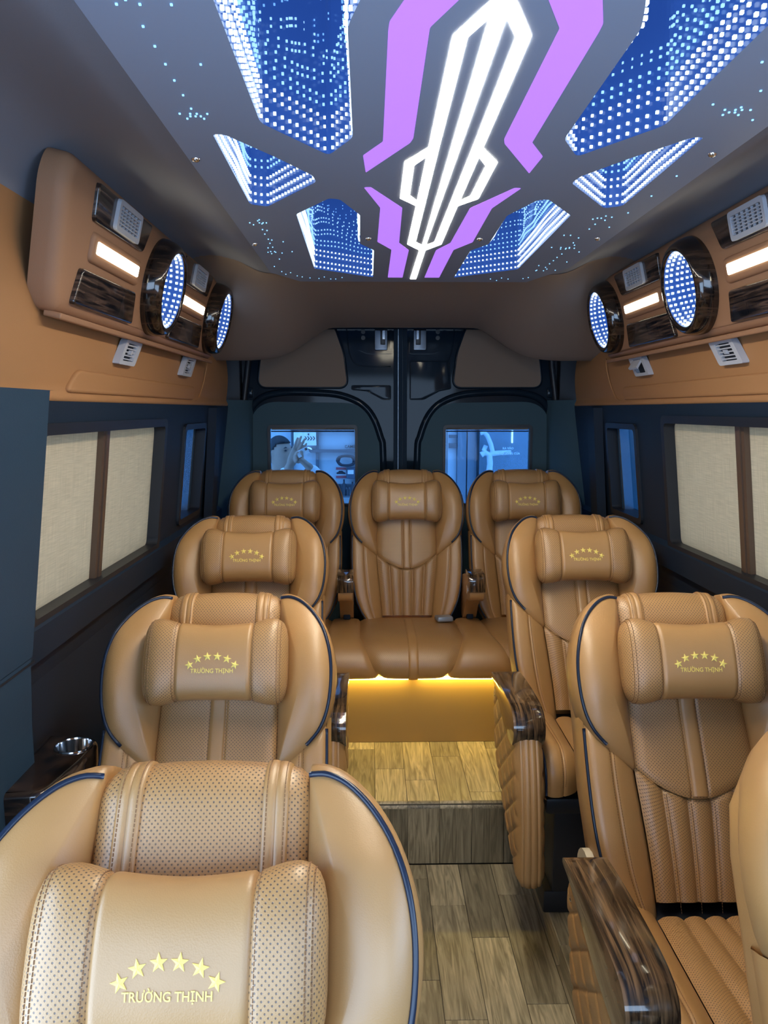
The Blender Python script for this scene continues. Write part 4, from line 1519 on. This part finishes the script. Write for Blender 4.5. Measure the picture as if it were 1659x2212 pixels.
def base_meshes(zs, sd):
    out = []
    out.append(('base', bbox_mesh('base', -.20, .20, -.34, .02, 0.0, zs - .10, M['black'], .012, 2), None, 'base'))
    out.append(('seat_pan', bbox_mesh('seat_pan', -.235, .235, -.385, .10, zs - .135, zs - .085, M['black'], .01, 2), None, 'pan'))
    out.append(('recline_tray', bbox_mesh('recline_tray', -.17, .17, -.05, .05, zs - .08, zs - .010, M['black'], .006, 2), None, 'tray'))
    g = G()
    vs, fs = tube([(sd * .245, .055, zs + .055), (sd * .262, .055, zs + .055)], .055, 20); g.add(vs, fs)
    out.append(('hinge_cover', g.mesh('hinge_cover', M['cream'], True, 40), None, 'hinge'))
    return out


def place_seat(parts, name, loc, label, cat, group, rz=0.0):
    root = empty(name, loc, rz, label, cat, group)
    keys = {}
    for nm, me, pk, key in parts:
        if pk is None:
            keys[key] = obj(nm, me, root)
    for nm, me, pk, key in parts:
        if pk is not None:
            o = obj(nm.strip('#'), me, keys[pk])
            if nm.endswith('#'): o['kind'] = 'stuff'
    return root


ZS = .405                       # hip height above the plinth
TH_F = radians(24)
back = seat_back_meshes(TH_F, ZS); cush = cushion_meshes(ZS)
nearback = seat_back_meshes(radians(26), ZS, .505)
left_parts = back + cush + armrest_meshes(1, ZS + .195) + base_meshes(ZS, 1)
right_parts = back + cush + armrest_meshes(-1, ZS + .195) + base_meshes(ZS, -1)
PZ = .068
GS = 'tan leather captain seats'
near_parts = nearback + left_parts[len(back):]
place_seat(near_parts, 'captain_seat', (-.365, .61, PZ), 'nearest tan leather seat on the left, its big headrest pillow at bottom left', 'seat', GS)
place_seat(left_parts, 'captain_seat', (-.505, 1.53, PZ), 'middle tan leather seat on the left beside the cup holder', 'seat', GS)
place_seat(left_parts, 'captain_seat', (-.570, 2.43, PZ + .07), 'far left tan leather seat directly in front of the rear bench', 'seat', GS)
place_seat(right_parts, 'captain_seat', (.615, .73, PZ), 'nearest right tan leather seat, only its wing showing at bottom right', 'seat', GS)
place_seat(right_parts, 'captain_seat', (.580, 1.53, PZ - .004), 'middle right tan leather seat with long wooden armrest in the foreground', 'seat', GS)
place_seat(right_parts, 'captain_seat', (.575, 2.43, PZ + .07), 'far right tan leather seat by the step, its quilted armrest hanging down', 'seat', GS)
# spacer blocks under the two raised seats
for x, lab in ((-.57, 'black spacer block under the far left seat'), (.575, 'black spacer block under the far right seat')):
    o = obj('spacer_block', bbox_mesh('spacer_block', -.22, .22, -.33, .02, 0, .07, M['black'], .006, 2), None, None, lab, 'block', 'seat spacer blocks')
    o.location = (x, 2.43, PZ)

# ---- rear row: three backs on one bench
TH_R = radians(16)
rback = seat_back_meshes(TH_R, 0.0, .540)
GR = 'rear row seat backs'
HZ, HYR = .600, 3.42
for x, lab in ((-.545, 'rear seat back at the left, half hidden behind the far left seat'), (.012, 'rear seat back in the centre, fully visible down the aisle'), (.560, 'rear seat back at the right, half hidden behind the far right seat')):
    place_seat(rback, 'rear_seat_back', (x, HYR, HZ), lab, 'seat', GR)

# ---- rear bench cushion
bench = empty('rear_bench', (0, 3.3, STEP_Z), 0, 'long tan leather rear bench cushion with amber strip light beneath', 'bench seat')
BX = [-.545, .012, .560]
def bprof(v):
    pts = BPR
    i = v * (len(pts) - 1); k = min(int(i), len(pts) - 2); u = i - k
    return pts[k].lerp(pts[k + 1], u)
_raw = [(3.41, .603), (3.36, .607), (3.25, .618), (3.10, .630), (3.00, .631), (2.945, .617), (2.908, .588), (2.895, .553), (2.902, .525), (2.920, .509), (2.95, .504), (3.0, .504)]
BPR = [Vector((p[0], p[1])) for p in crom([(a, b, 0) for a, b in _raw], 48)]
def bnorm(v):
    a, b = bprof(max(0, v - .02)), bprof(min(1, v + .02)); t = (b - a).normalized()
    return Vector((t.y, -t.x)) * 1.0
def bpt(x, v, h):
    p = bprof(v); nn = bnorm(v)
    if nn.y < 0 and v < .3: nn = -nn
    q = p + Vector((-abs(nn.x) if v > .3 else nn.x, nn.y if v < .75 else nn.y)) * h
    return (x, q.x - 3.3, q.y - STEP_Z)
def halfw(v):  # half width of the trapezoid
    return lerp_tab([(0, .215), (.30, .212), (.80, .132), (1, .125)], v)
NVB = 40
def bench_patch(name, xl, xr, mat, seams, perf):
    us = samples(0, 1, seams, .06, (0, .008, .02, .045))
    def f(i, j):
        v = j / (NVB - 1); a, b = xl(v), xr(v); x = a + (b - a) * us[i]
        e = min(us[i], 1 - us[i]) * (b - a)
        h = .010 * (1 - math.exp(-e / .020)) + groove(e, .004, .006)
        if perf: h += groove(v - .14, .012, .004) * (1 if us[i] < .44 or us[i] > .56 else 0)
        return bpt(x, v, h)
    vs, fs, uv = grid(len(us), NVB, f, lambda i, j: (us[i] * .34, j * .016))
    return obj(name, fix_normals(mk_mesh(name, vs, fs, mat, True, uv)), bench)
edges = []
for c in BX:
    edges.append((lambda v, c=c: c - halfw(v), lambda v, c=c: c + halfw(v)))
XL = lambda v: -.885
XR = lambda v: .885
bench_patch('side_pad', XL, edges[0][0], M['leather'], [], False)
for k in range(3):
    bench_patch('seat_pad', edges[k][0], edges[k][1], M['perf'], [], True)
    g = G()
    xo = [-.021, -.019, -.010, 0, .010, .019, .021]; ho = [.004, .0125, .0142, .0148, .0142, .0125, .004]
    vs, fs, uv = grid(7, NVB, lambda i, j: bpt(BX[k] + xo[i], .1 + .9 * j / (NVB - 1), ho[i]))
    g.add(vs, fs)
    obj('centre_strip', fix_normals(g.mesh('centre_strip', M['leather'], True)), bench)
    if k < 2: bench_patch('side_pad', edges[k][1], edges[k + 1][0], M['leather'], [], False)
bench_patch('side_pad', edges[2][1], XR, M['leather'], [], False)
obj('front_panel', bbox_mesh('front_panel', -.88, .88, 2.957 - 3.3, 2.977 - 3.3, 0, .286, M['benchpanel'], .002, 1), bench)
obj('strip_light', bbox_mesh('strip_light', -.60, .60, 2.928 - 3.3, 2.946 - 3.3, .272, .281, M['amber'], .002, 1), bench)
obj('rear_support', bbox_mesh('rear_support', -.80, .80, 3.42 - 3.3, 3.56 - 3.3, 0, .30, M['black'], .006, 1), bench)


# ---- fold-down arms of the rear row
def rear_arm(x, lab, button):
    root = empty('fold_down_arm_unit', (x, 3.40, .585), 0, lab, 'armrest', 'rear row armrests')
    hw = .030
    body = [tuple(p)[:2] for p in crom([(.06, .20, 0), (-.05, .245, 0), (-.16, .262, 0), (-.225, .255, 0), (-.242, .225, 0), (-.240, .185, 0), (-.21, .160, 0), (-.14, .150, 0), (-.07, .10, 0), (0, .03, 0), (.08, .06, 0)], 44, True)]
    vs, fs = prism([body], lambda a, b, d: (d, a, b), -hw, hw)
    obj('arm', bevel_mesh('arm', vs, fs, M['leather'], .009, 3, 60), root)
    cap = round_poly([(-.252, .206), (-.249, .270), (-.20, .281), (-.12, .280), (-.10, .262), (-.21, .262), (-.222, .206)], [.004, .02, .02, .004, .004, .012, .004], 5)
    vs, fs = prism([cap], lambda a, b, d: (d, a, b), -hw - .004, hw + .004)
    obj('wood_cap', bevel_mesh('wood_cap', vs, fs, M['wood'], .004, 2, 50), root)
    obj('post', bbox_mesh('post', -.016, .016, -.03, .03, .03, .12, M['hazed_trim_dark'], .004, 1), root)
    if button:
        vs, fs = tube([(-hw - .004, -.17, .20), (-hw + .004, -.17, .20)], .020, 20)
        obj('button', mk_mesh('button', vs, fs, M['chrome'], False), root)
rear_arm(-.262, 'fold-down rear armrest with wood tip left of the centre seat back', False)
rear_arm(.293, 'fold-down rear armrest with wood tip and round button right of the centre seat back', True)
bk = obj('seat_belt_buckle', bbox_mesh('buckle', -.036, .036, -.035, .035, 0, .022, simple('buckle', (.32, .36, .42), .3, metal=.4), .007, 3), None, None, 'grey seat belt buckle lying on the rear bench cushion', 'buckle')
bk.location = (.168, 3.30, .628); bk.rotation_euler = (radians(-6), 0, radians(8))

# ---- cup holder console on the left wall
con = empty('cup_holder_console', (-.836, 1.585, .70), 0, 'dark glossy wall console with chrome cup holder beside the middle left seat', 'cup holder')
pl = round_poly([(-.07, -.15), (.035, -.14), (.062, .02), (.058, .115), (.0, .150), (-.07, .14)], [.01, .03, .05, .05, .05, .01], 6)
cup = [(.012 + .039 * cos(2 * pi * k / 32), .075 + .039 * sin(2 * pi * k / 32)) for k in range(32)]
obj('body', pillow_plate('body', pl, lambda a, b, d: (a, b, d), .0, .10, M['ebony'], .012, [cup]), con)
g = G(); nn = 32
prof = [(.0425, .1005), (.0418, .1035), (.039, .1035), (.0375, .099), (.036, .03), (.03, .024), (.0005, .024)]
g.add([(.012 + r * cos(2 * pi * k / nn), .075 + r * sin(2 * pi * k / nn), h) for r, h in prof for k in range(nn)],
      [(i * nn + k, i * nn + (k + 1) % nn, (i + 1) * nn + (k + 1) % nn, (i + 1) * nn + k) for i in range(len(prof) - 1) for k in range(nn)])
obj('cup', g.mesh('cup', M['chrome'], True, 45, uv=False), con)


# ================================================================== OUTSIDE THE REAR WINDOWS: THE SHOWROOM
GZ = -.35
ext = simple('showroom_floor', (.45, .45, .45), .4)
obj('ground', bevel_mesh('ground', *box_geo(-5, 5, 4.35, 9, GZ - .05, GZ), ext, .005, 1), kind='structure')
WY = 6.25
def wx(px): return (px - 800) * WY / 1661 - .155
def wz(py): return 1.55 - (py - 886) * WY / 1661
sw = obj('wall_showroom', bevel_mesh('wall_showroom', *box_geo(-5, 5, WY, WY + .1, GZ, 3.4), simple('showroom_wall', (.42, .46, .50), .7), .005, 1), kind='structure')

# display rack: dark rails with panels
rack = empty('display_rack', (wx(700), WY - .03, GZ), 0, 'dark framed accessory display board seen through the left rear window', 'display board')
def R3(a, b, d): return (a - wx(700), -d, b - GZ)
rm = simple('rack_rail', (.10, .12, .15), .5)
obj('back_board', plate('back_board', [rect(wx(575), wx(785), GZ, wz(915))], R3, .0, .012, simple('back_board', (.50, .56, .62), .6)), rack)
for a, b in ((684, 690), (770, 776), (632, 636)):
    obj('upright', plate('upright', [rect(wx(a), wx(b), GZ, wz(915))], R3, .012, .05, rm), rack)
for a, b in ((969, 975), (1043, 1049), (922, 928)):
    obj('rail', plate('rail', [rect(wx(632), wx(776), wz(b), wz(a))], R3, .012, .06, rm), rack)

def flat_text(body, width, mat, name):
    cu = bpy.data.curves.new('t', 'FONT'); cu.body = body; cu.align_x = 'CENTER'; cu.align_y = 'CENTER'; cu.extrude = .01; cu.offset = .01; cu.resolution_u = 2
    o = bpy.data.objects.new('t', cu); COL.objects.link(o)
    me = bpy.data.meshes.new_from_object(o); bpy.data.objects.remove(o); bpy.data.curves.remove(cu)
    xs = [v.co.x for v in me.vertices]; k = width / (max(xs) - min(xs))
    cx = (max(xs) + min(xs)) / 2
    for v in me.vertices: v.co = Vector(((v.co.x - cx) * k, -v.co.z * .3, v.co.y * k))
    me.materials.clear(); me.materials.append(mat); me.name = name
    return me

ink = simple('dark_ink', (.03, .035, .05), .6)
pap = simple('white_paper', (.9, .9, .88), .6)
# poster with arrow chevrons
po = empty('poster', (wx(662), WY - .095, wz(946)), 0, 'white poster with a row of dark arrows behind the person', 'poster')
pw, phh = (wx(686) - wx(638)) / 2, (wz(932) - wz(960)) / 2
def Q3(a, b, d): return (a, -d, b)
obj('sheet', plate('sheet', [[(-pw, -phh), (pw, -phh), (pw * .97, phh), (-pw, phh)]], Q3, 0, .004, pap), po)
for k in range(4):
    x0 = -.005 + k * .022
    obj('arrow', plate('arrow', [[(x0, .02), (x0 + .008, .02), (x0 + .021, .004), (x0 + .008, -.012), (x0, -.012), (x0 + .012, .004)]], Q3, .004, .006, ink), po)
obj('badge', plate('badge', [[(.028 + .006 * cos(2 * pi * k / 8), .036 + .009 * sin(2 * pi * k / 8)) for k in range(8)]], Q3, .004, .006, ink), po)
# dark shelf with a small ring lamp
rl = empty('ring_lamp', (wx(667), WY - .07, wz(970)), 0, 'small round lamp glowing bluish on the display board', 'lamp')
vs, fs = tube([(.030 * cos(2 * pi * k / 24), 0, .018 * sin(2 * pi * k / 24)) for k in range(24)], .006, 8, True)
obj('ring', mk_mesh('ring', vs, fs, emit('ring_glow', (.75, .8, 1.0), 3.0)), rl)
obj('hub', bevel_mesh('hub', *box_geo(-.012, .012, -.006, .02, -.008, .008), M['black'], .003, 1), rl)
# sign letters CAME...
ts = obj('sign_lettering', flat_text('CAMERA', .125, ink, 'sign_lettering'), None, None, 'dark capital letters on the display board, cut off by the window edge', 'lettering')
ts.location = (wx(762), WY - .065, wz(963))
# coiled cable
vs, fs = tube([((.066 + .008 * sin(k * .9)) * cos(2 * pi * k / 18), -.012 * (k / 36) + .004 * sin(k), (.044 + .006 * cos(k * .7)) * sin(2 * pi * k / 18)) for k in range(55)], .010, 8)
cc = obj('cable_coil', mk_mesh('cable_coil', vs, fs, ink), None, None, 'dark coiled cable hanging on the display board', 'cable')
cc.location = (wx(749), WY - .105, wz(992))
red = simple('red_card', (.45, .10, .12), .5)
card = empty('product_card', (wx(737), WY - .045, wz(1019)), 0, 'product card with red bars and a car picture on the display board', 'card')
obj('sheet', plate('sheet', [rect(-.042, .042, -.047, .047)], Q3, 0, .004, simple('pale_card', (.55, .6, .65), .6)), card)
for zz in (.034, -.034): obj('bar', plate('bar', [rect(-.040, .040, zz - .010, zz + .010)], Q3, .004, .007, red), card)
obj('car_picture', plate('car_picture', [[(-.036, -.010), (.036, -.010), (.036, .0), (.022, .006), (.012, .016), (-.014, .016), (-.024, .006), (-.036, .002)]], Q3, .004, .006, ink), card)
bx_ = empty('product_box', (wx(758), WY - .045, wz(1019)), 0, 'dark blue product box with a pale label beside the red card', 'box')
obj('box', bevel_mesh('box', *box_geo(-.034, .034, -.04, 0, -.046, .046), simple('blue_box', (.08, .12, .18), .5), .003, 1), bx_)
obj('box_label', plate('box_label', [rect(-.024, .024, -.008, .026)], Q3, .040, .042, pap), bx_)
for px, h in ((735, .09), (744, .13), (752, .07), (762, .11)):
    vs, fs = tube([(0, 0, 0), (0, 0, h * .7), (0, 0, h * .78), (0, 0, h)], [.016, .016, .007, .006], 12)
    bo = obj('bottle', mk_mesh('bottle', vs, fs, ink, True), None, None, {735: 'short dark bottle at the left of the lower display shelf', 744: 'tallest dark bottle on the lower display shelf', 752: 'smallest dark bottle on the lower display shelf', 762: 'dark bottle at the right end of the lower display shelf'}[px], 'bottle', 'bottles on the display shelf')
    bo.location = (wx(px), WY - .125, wz(1066))
sh = obj('display_shelf', bevel_mesh('display_shelf', *box_geo(wx(700), wx(776), WY - .16, WY - .092, wz(1069), wz(1066)), rm, .002, 1), None, None, 'narrow shelf carrying the dark bottles below the display board', 'shelf')

# right window: door leaves, glass with lettering, white bracket
for px0, px1, lab in ((986, 1006, 'grey blue door leaf seen at the left of the right rear window'), (1007, 1028, 'grey blue door leaf next to the white bracket arm')):
    dl = obj('showroom_door', bevel_mesh('showroom_door', *box_geo(wx(px0), wx(px1) - .004, WY - .09, WY - .04, GZ, 1.9), simple('door_leaf', (.22, .27, .34), .5), .006, 2), None, None, lab, 'door', 'showroom door leaves')
sf = empty('wall_rack', (wx(977), WY - .02, GZ), 0, 'pale shelving strip with dark bars at the left edge of the right rear window', 'shelf')
for py0, py1 in ((938, 944), (956, 966), (1060, 1066)):
    obj('bar', bevel_mesh('bar', *box_geo(-.035, .030, -.06, 0, wz(py1) - GZ, wz(py0) - GZ), rm, .002, 1), sf)
obj('back_board', bevel_mesh('back_board', *box_geo(-.038, .032, -.02, 0, 0, wz(915) - GZ), simple('pale_board', (.55, .62, .70), .6), .002, 1), sf)
gp = obj('glass_partition', bevel_mesh('glass_partition', *box_geo(wx(1030), wx(1175), WY - .16, WY - .15, GZ, 1.9), simple('frosted_partition', (.17, .24, .31), .25), .002, 1), None, None, 'dark frosted glass partition behind the white bracket arm', 'partition')
lt = simple('white_letter', (.85, .9, .95), .5)
SY = WY - .40
SXc, SZc = (1099 - 800) * SY / 1661 - .155, 1.55 - (974 - 886) * SY / 1661
sg = empty('lettered_glass_panel', (SXc, SY, GZ), 0, 'clear glass panel with white two-line lettering outside the right rear window', 'sign')
obj('glass_sheet', bevel_mesh('glass_sheet', *box_geo(-.26, .30, .006, .012, 0, 2.2), tinted_glass('clear_glass', (.96, .98, 1.0), .01), .001, 1), sg)
t1 = obj('line_of_text', flat_text('RA V\u00c0O', .082, lt, 'line_of_text'), sg); t1.location = (-.004, 0, SZc - GZ + .022)
t2 = obj('line_of_text', flat_text('NH\u1eda \u0110\u00d3NG C\u1eecA', .175, lt, 'line_of_text'), sg); t2.location = (0, 0, SZc - GZ - .018)
wt = simple('white_bracket', (.75, .82, .85), .35)
br = empty('bracket_arm', (wx(1042), WY - .25, GZ), 0, 'white jointed bracket arm in front of the dark partition', 'bracket')
def B(px, py): return (wx(px) - wx(1042), 0, wz(py) - GZ)
for nm, pts, r in (('upper_arm', [(1028, 933), (1036, 932), (1042, 938), (1050, 956), (1054, 972)], .018), ('cross_arm', [(1048, 976), (1066, 974), (1092, 973)], .020),
                   ('column', [(1030, 978), (1038, 973), (1047, 978), (1049, 995), (1046, 1030), (1046, 1120)], .024), ('handle', [(1040, 958), (1035, 970)], .017)):
    vs, fs = tube([B(*p) for p in pts], r, 10)
    obj(nm, mk_mesh(nm, vs, fs, wt, True), br)
obj('foot', bevel_mesh('foot', *box_geo(-.2, .2, -.08, .08, 0, .05), wt, .01, 2), br)
vs, fs = tube([B(1046, 1115), B(1046, 1110), (B(1046, 1110)[0], 0, .03)], .02, 10)
obj('stem', mk_mesh('stem', vs, fs, wt), br)
tb = obj('tube_lamp', None)
bpy.data.objects.remove(tb)
vs, fs = tube([(0, 0, -.05), (0, 0, .05)], .007, 8)
tl = obj('tube_lamp', mk_mesh('tube_lamp', vs, fs, emit('tube_glow', (.85, .92, 1.0), 6.0)), None, None, 'small bright vertical tube lamp on the dark partition', 'lamp')
tl.location = (wx(1098), WY - .168, wz(941))

# ---- the person behind the left rear window
PX, PY = -.775, 5.22
per = empty('person', (PX, PY, GZ), 0, 'person outside the left rear window in a white shirt, both hands raised holding a phone', 'person')
def limb(pts, radii, n=18, seg=14):
    """closed tapered limb with round ends; radii may be (rx, ry) pairs for an upright trunk"""
    P = crom([tuple(p) for p in pts], n); m = len(radii)
    def rad(i):
        t = i / (n - 1) * (m - 1); k = min(int(t), m - 2); u = t - k
        a, b = radii[k], radii[k + 1]
        a = a if isinstance(a, tuple) else (a, a); b = b if isinstance(b, tuple) else (b, b)
        u = u * u * (3 - 2 * u)
        return (a[0] + (b[0] - a[0]) * u, a[1] + (b[1] - a[1]) * u)
    rings = []
    d0 = (P[0] - P[1]).normalized(); d1 = (P[-1] - P[-2]).normalized()
    r0, r1 = rad(0), rad(n - 1)
    for k in (0.97, .8, .45): rings.append((P[0] + d0 * min(r0) * k, tuple(q * sqrt(1 - k * k) for q in r0)))
    for i in range(n): rings.append((P[i], rad(i)))
    for k in (.45, .8, .97): rings.append((P[-1] + d1 * min(r1) * k, tuple(q * sqrt(1 - k * k) for q in r1)))
    vs = []; prev = None
    for i, (p, r) in enumerate(rings):
        t = (rings[min(i + 1, len(rings) - 1)][0] - rings[max(i - 1, 0)][0]).normalized()
        a = Vector((1, 0, 0)) - t * t.x
        if a.length < .2: a = Vector((0, 1, 0)) - t * t.y
        a.normalize(); b = t.cross(a)
        for k in range(seg):
            an = 2 * pi * k / seg
            vs.append(p + a * r[0] * cos(an) + b * r[1] * sin(an))
    fs = [(i * seg + k, i * seg + (k + 1) % seg, (i + 1) * seg + (k + 1) % seg, (i + 1) * seg + k) for i in range(len(rings) - 1) for k in range(seg)]
    fs += [tuple(range(seg))[::-1], tuple((len(rings) - 1) * seg + k for k in range(seg))]
    return vs, fs
def fused(name, limbs, mat, parent, extra=None, voxel=.006):
    """limbs grown into one continuous surface"""
    bm = bmesh.new()
    for vs, fs in limbs:
        bv = [bm.verts.new(v) for v in vs]
        for f in fs: bm.faces.new([bv[i] for i in f])
    bmesh.ops.recalc_face_normals(bm, faces=bm.faces)
    if extra: bm.from_mesh(extra)
    me = bpy.data.meshes.new(name); bm.to_mesh(me); bm.free()
    me.materials.clear(); me.materials.append(mat)
    for p in me.polygons: p.use_smooth = True; p.material_index = 0
    ob = obj(name, me, parent)
    rm_ = ob.modifiers.new('fuse', 'REMESH'); rm_.mode = 'VOXEL'; rm_.voxel_size = voxel; rm_.use_smooth_shade = True
    sm_ = ob.modifiers.new('soft', 'SMOOTH'); sm_.factor = .5; sm_.iterations = 4
    return ob
def L(x, y, z): return (x - PX, y - PY, z - GZ)
HC = Vector(L(-.762, 5.19, 1.262))
HM = Matrix.Rotation(radians(52), 3, 'Z') @ Matrix.Rotation(radians(-10), 3, 'X')   # face turned towards image right
def head_mesh(scale=1.0, hair=False):
    g = G(); nu, nv = 32, 22
    def f(i, j):
        a = 2 * pi * i / nu; b = -pi / 2 + pi * j / (nv - 1)
        x, y, z = cos(b) * cos(a), cos(b) * sin(a), sin(b)
        # -y is the face
        p = Vector((x * .074, y * .094, z * .112))
        if z < -.1: p.x *= 1 + .22 * (z + .1); 
        if z < -.2 and y < 0: p.y *= 1 + .10 * -z
        if z < -.2 and y > 0: p.y *= 1 + .45 * (z + .2)
        if not hair:
            d = math.exp(-((x / .16) ** 2 + ((z + .16) / .17) ** 2)) if y < 0 else 0
            p.y -= .026 * d                                   # nose
            e = math.exp(-(((abs(x) - .38) / .16) ** 2 + ((z - .06) / .10) ** 2)) if y < 0 else 0
            p.y += .012 * e                                   # eye sockets
            bq = math.exp(-((x / .5) ** 2 + ((z - .22) / .08) ** 2)) if y < 0 else 0
            p.y -= .005 * bq                                  # brow
            mq = math.exp(-((x / .26) ** 2 + ((z + .47) / .07) ** 2)) if y < 0 else 0
            p.y -= .007 * mq                                  # lips
            er = math.exp(-(((y - .12) / .16) ** 2 + ((z + .02) / .20) ** 2))
            p.x += .020 * er * (1 if x > 0 else -1) * (abs(x) > .6)
        return HC + HM @ (p * scale)
    vs, fs, _ = grid(nu + 1, nv, f); g.add(vs, fs)
    me = g.mesh('head', M['leather'], True, uv=False)
    return fix_normals(me)
skin = simple('skin', (.42, .26, .19), .55)
LB = []
LB.append(limb([L(-.79, 5.26, .44), L(-.79, 5.255, .62), L(-.79, 5.25, .80), L(-.785, 5.24, .98), L(-.780, 5.232, 1.075)], [(.15, .105), (.14, .10), (.145, .105), (.165, .105), (.11, .075)], 26, 22))
LB.append(limb([L(-.780, 5.235, 1.05), L(-.775, 5.222, 1.13), tuple(HC + Vector((0, .01, -.05)))], [.060, .052, .055]))
SH1, EL1, WR1 = L(-.925, 5.18, 1.045), L(-.800, 5.00, .985), L(-.672, 4.95, 1.195)
SH2, EL2, WR2 = L(-.625, 5.20, 1.045), L(-.465, 5.05, 1.060), L(-.552, 4.95, 1.190)
for sh_, el_, wr_ in ((SH1, EL1, WR1), (SH2, EL2, WR2)):
    LB.append(limb([sh_, el_], [.056, .040])); LB.append(limb([el_, wr_], [.042, .027]))
# hand one: open, fingers pointing up to the right
LB.append(limb([WR1, L(-.652, 4.947, 1.240), L(-.628, 4.944, 1.288)], [.025, (.034, .020), (.036, .017)]))
kn = [(-.650, 4.945, 1.300), (-.632, 4.94, 1.306), (-.614, 4.94, 1.302), (-.600, 4.945, 1.290)]
tips = [(-.618, 4.925, 1.374), (-.594, 4.92, 1.384), (-.572, 4.92, 1.368), (-.562, 4.93, 1.338)]
for a, b in zip(kn, tips):
    m_ = (a[0] * .5 + b[0] * .5 + .002, a[1] * .5 + b[1] * .5 - .010, a[2] * .5 + b[2] * .5)
    LB.append(limb([L(*a), L(*m_), L(*b)], [.0098, .0090, .0075], 10, 10))
LB.append(limb([L(-.622, 4.94, 1.255), L(-.600, 4.925, 1.270), L(-.584, 4.918, 1.292)], [.0125, .0105, .0085], 10, 10))
# hand two: curled round the phone from below
LB.append(limb([WR2, L(-.578, 4.947, 1.215), L(-.606, 4.944, 1.242)], [.025, (.020, .032), (.018, .034)]))
for dx, dz in ((-.016, .030), (-.026, .012), (-.028, -.006), (-.022, -.022)):
    LB.append(limb([L(-.606 + dx * .5, 4.940, 1.242 + dz), L(-.612 + dx, 4.912, 1.248 + dz), L(-.600 + dx, 4.896, 1.256 + dz)], [.0100, .0090, .0075], 10, 10))
LB.append(limb([L(-.592, 4.935, 1.250), L(-.590, 4.912, 1.272), L(-.596, 4.902, 1.290)], [.0125, .0105, .0085], 10, 10))
for sx in (-.09, .09):
    LB.append(limb([L(-.79 + sx, 5.26, .46), L(-.79 + sx, 5.235, .08), L(-.79 + sx, 5.27, -.26)], [.088, .058, .042]))
    LB.append(limb([L(-.79 + sx, 5.28, -.305), L(-.79 + sx * 1.1, 5.08, -.320)], [.042, .030]))
body = fused('body', LB, skin, per, head_mesh(), .0045)
# shirt: torso and sleeves to just below the wrists
def seg_(a, b, t): return tuple(a[i] + (b[i] - a[i]) * t for i in range(3))
LS = [limb([L(-.79, 5.26, .42), L(-.79, 5.255, .62), L(-.79, 5.25, .80), L(-.785, 5.24, .98), L(-.780, 5.232, 1.085)], [(.165, .12), (.155, .115), (.158, .118), (.178, .118), (.098, .085)], 26, 22)]
for sh_, el_, wr_ in ((SH1, EL1, WR1), (SH2, EL2, WR2)):
    LS.append(limb([sh_, el_], [.070, .056])); LS.append(limb([el_, seg_(el_, wr_, .74)], [.057, .046]))
fused('shirt', LS, simple('white_shirt', (.80, .82, .85), .8), per, None, .008)
LT = [limb([L(-.79, 5.26, .40), L(-.79, 5.26, .53)], [(.168, .122), (.160, .118)], 8, 22)]
for sx in (-.09, .09): LT.append(limb([L(-.79 + sx, 5.26, .42), L(-.79 + sx, 5.235, .08), L(-.79 + sx, 5.268, -.24)], [.100, .074, .062]))
fused('trousers', LT, simple('dark_trousers', (.03, .035, .05), .8), per, None, .010)
# hair cap, eyes, brows
hm = head_mesh(1.09, True)
bm = bmesh.new(); bm.from_mesh(hm)
inv = HM.inverted()
kill = []
for v in bm.verts:
    p = inv @ (v.co - HC)
    if p.z < (.046 if p.y < -.04 else (.046 - 1.0 * (p.y + .04) if p.y < .045 else -.055)): kill.append(v)
bmesh.ops.delete(bm, geom=kill, context='VERTS'); bm.to_mesh(hm); bm.free()
hm.materials.clear(); hm.materials.append(simple('black_hair', (.012, .012, .016), .6, bump=.5, scale=120))
ho = obj('hair', hm, per)
so = ho.modifiers.new('thick', 'SOLIDIFY'); so.thickness = .014; so.offset = -1
for sx in (-1, 1):
    c = HC + HM @ Vector((sx * .029, -.083, .006))
    vs, fs = tube([c + HM @ Vector((-.011, 0, 0)), c + HM @ Vector((0, -.003, .002)), c + HM @ Vector((.011, 0, 0))], [.002, .0055, .002], 8)
    obj('eye', mk_mesh('eye', vs, fs, ink, True), per)
    c = HC + HM @ Vector((sx * .030, -.090, .026))
    vs, fs = tube([c + HM @ Vector((-.016, .004, -.002)), c + HM @ Vector((0, 0, .003)), c + HM @ Vector((.016, .004, -.001))], [.002, .0038, .002], 8)
    obj('eyebrow', mk_mesh('eyebrow', vs, fs, M['black'], True), per)
ph_ = empty('phone', (-.585, 4.915, 1.285), 0, 'pale phone held up in the hands of the person outside', 'phone')
obj('case', bevel_mesh('case', *box_geo(-.040, .040, -.005, .005, -.022, .022), simple('phone_case', (.75, .78, .80), .3), .004, 2), ph_)
obj('lens', bevel_mesh('lens', *box_geo(.018, .034, -.008, -.004, .002, .018), M['black'], .002, 1), ph_)
ph_.rotation_euler = (0, radians(-25), radians(20))
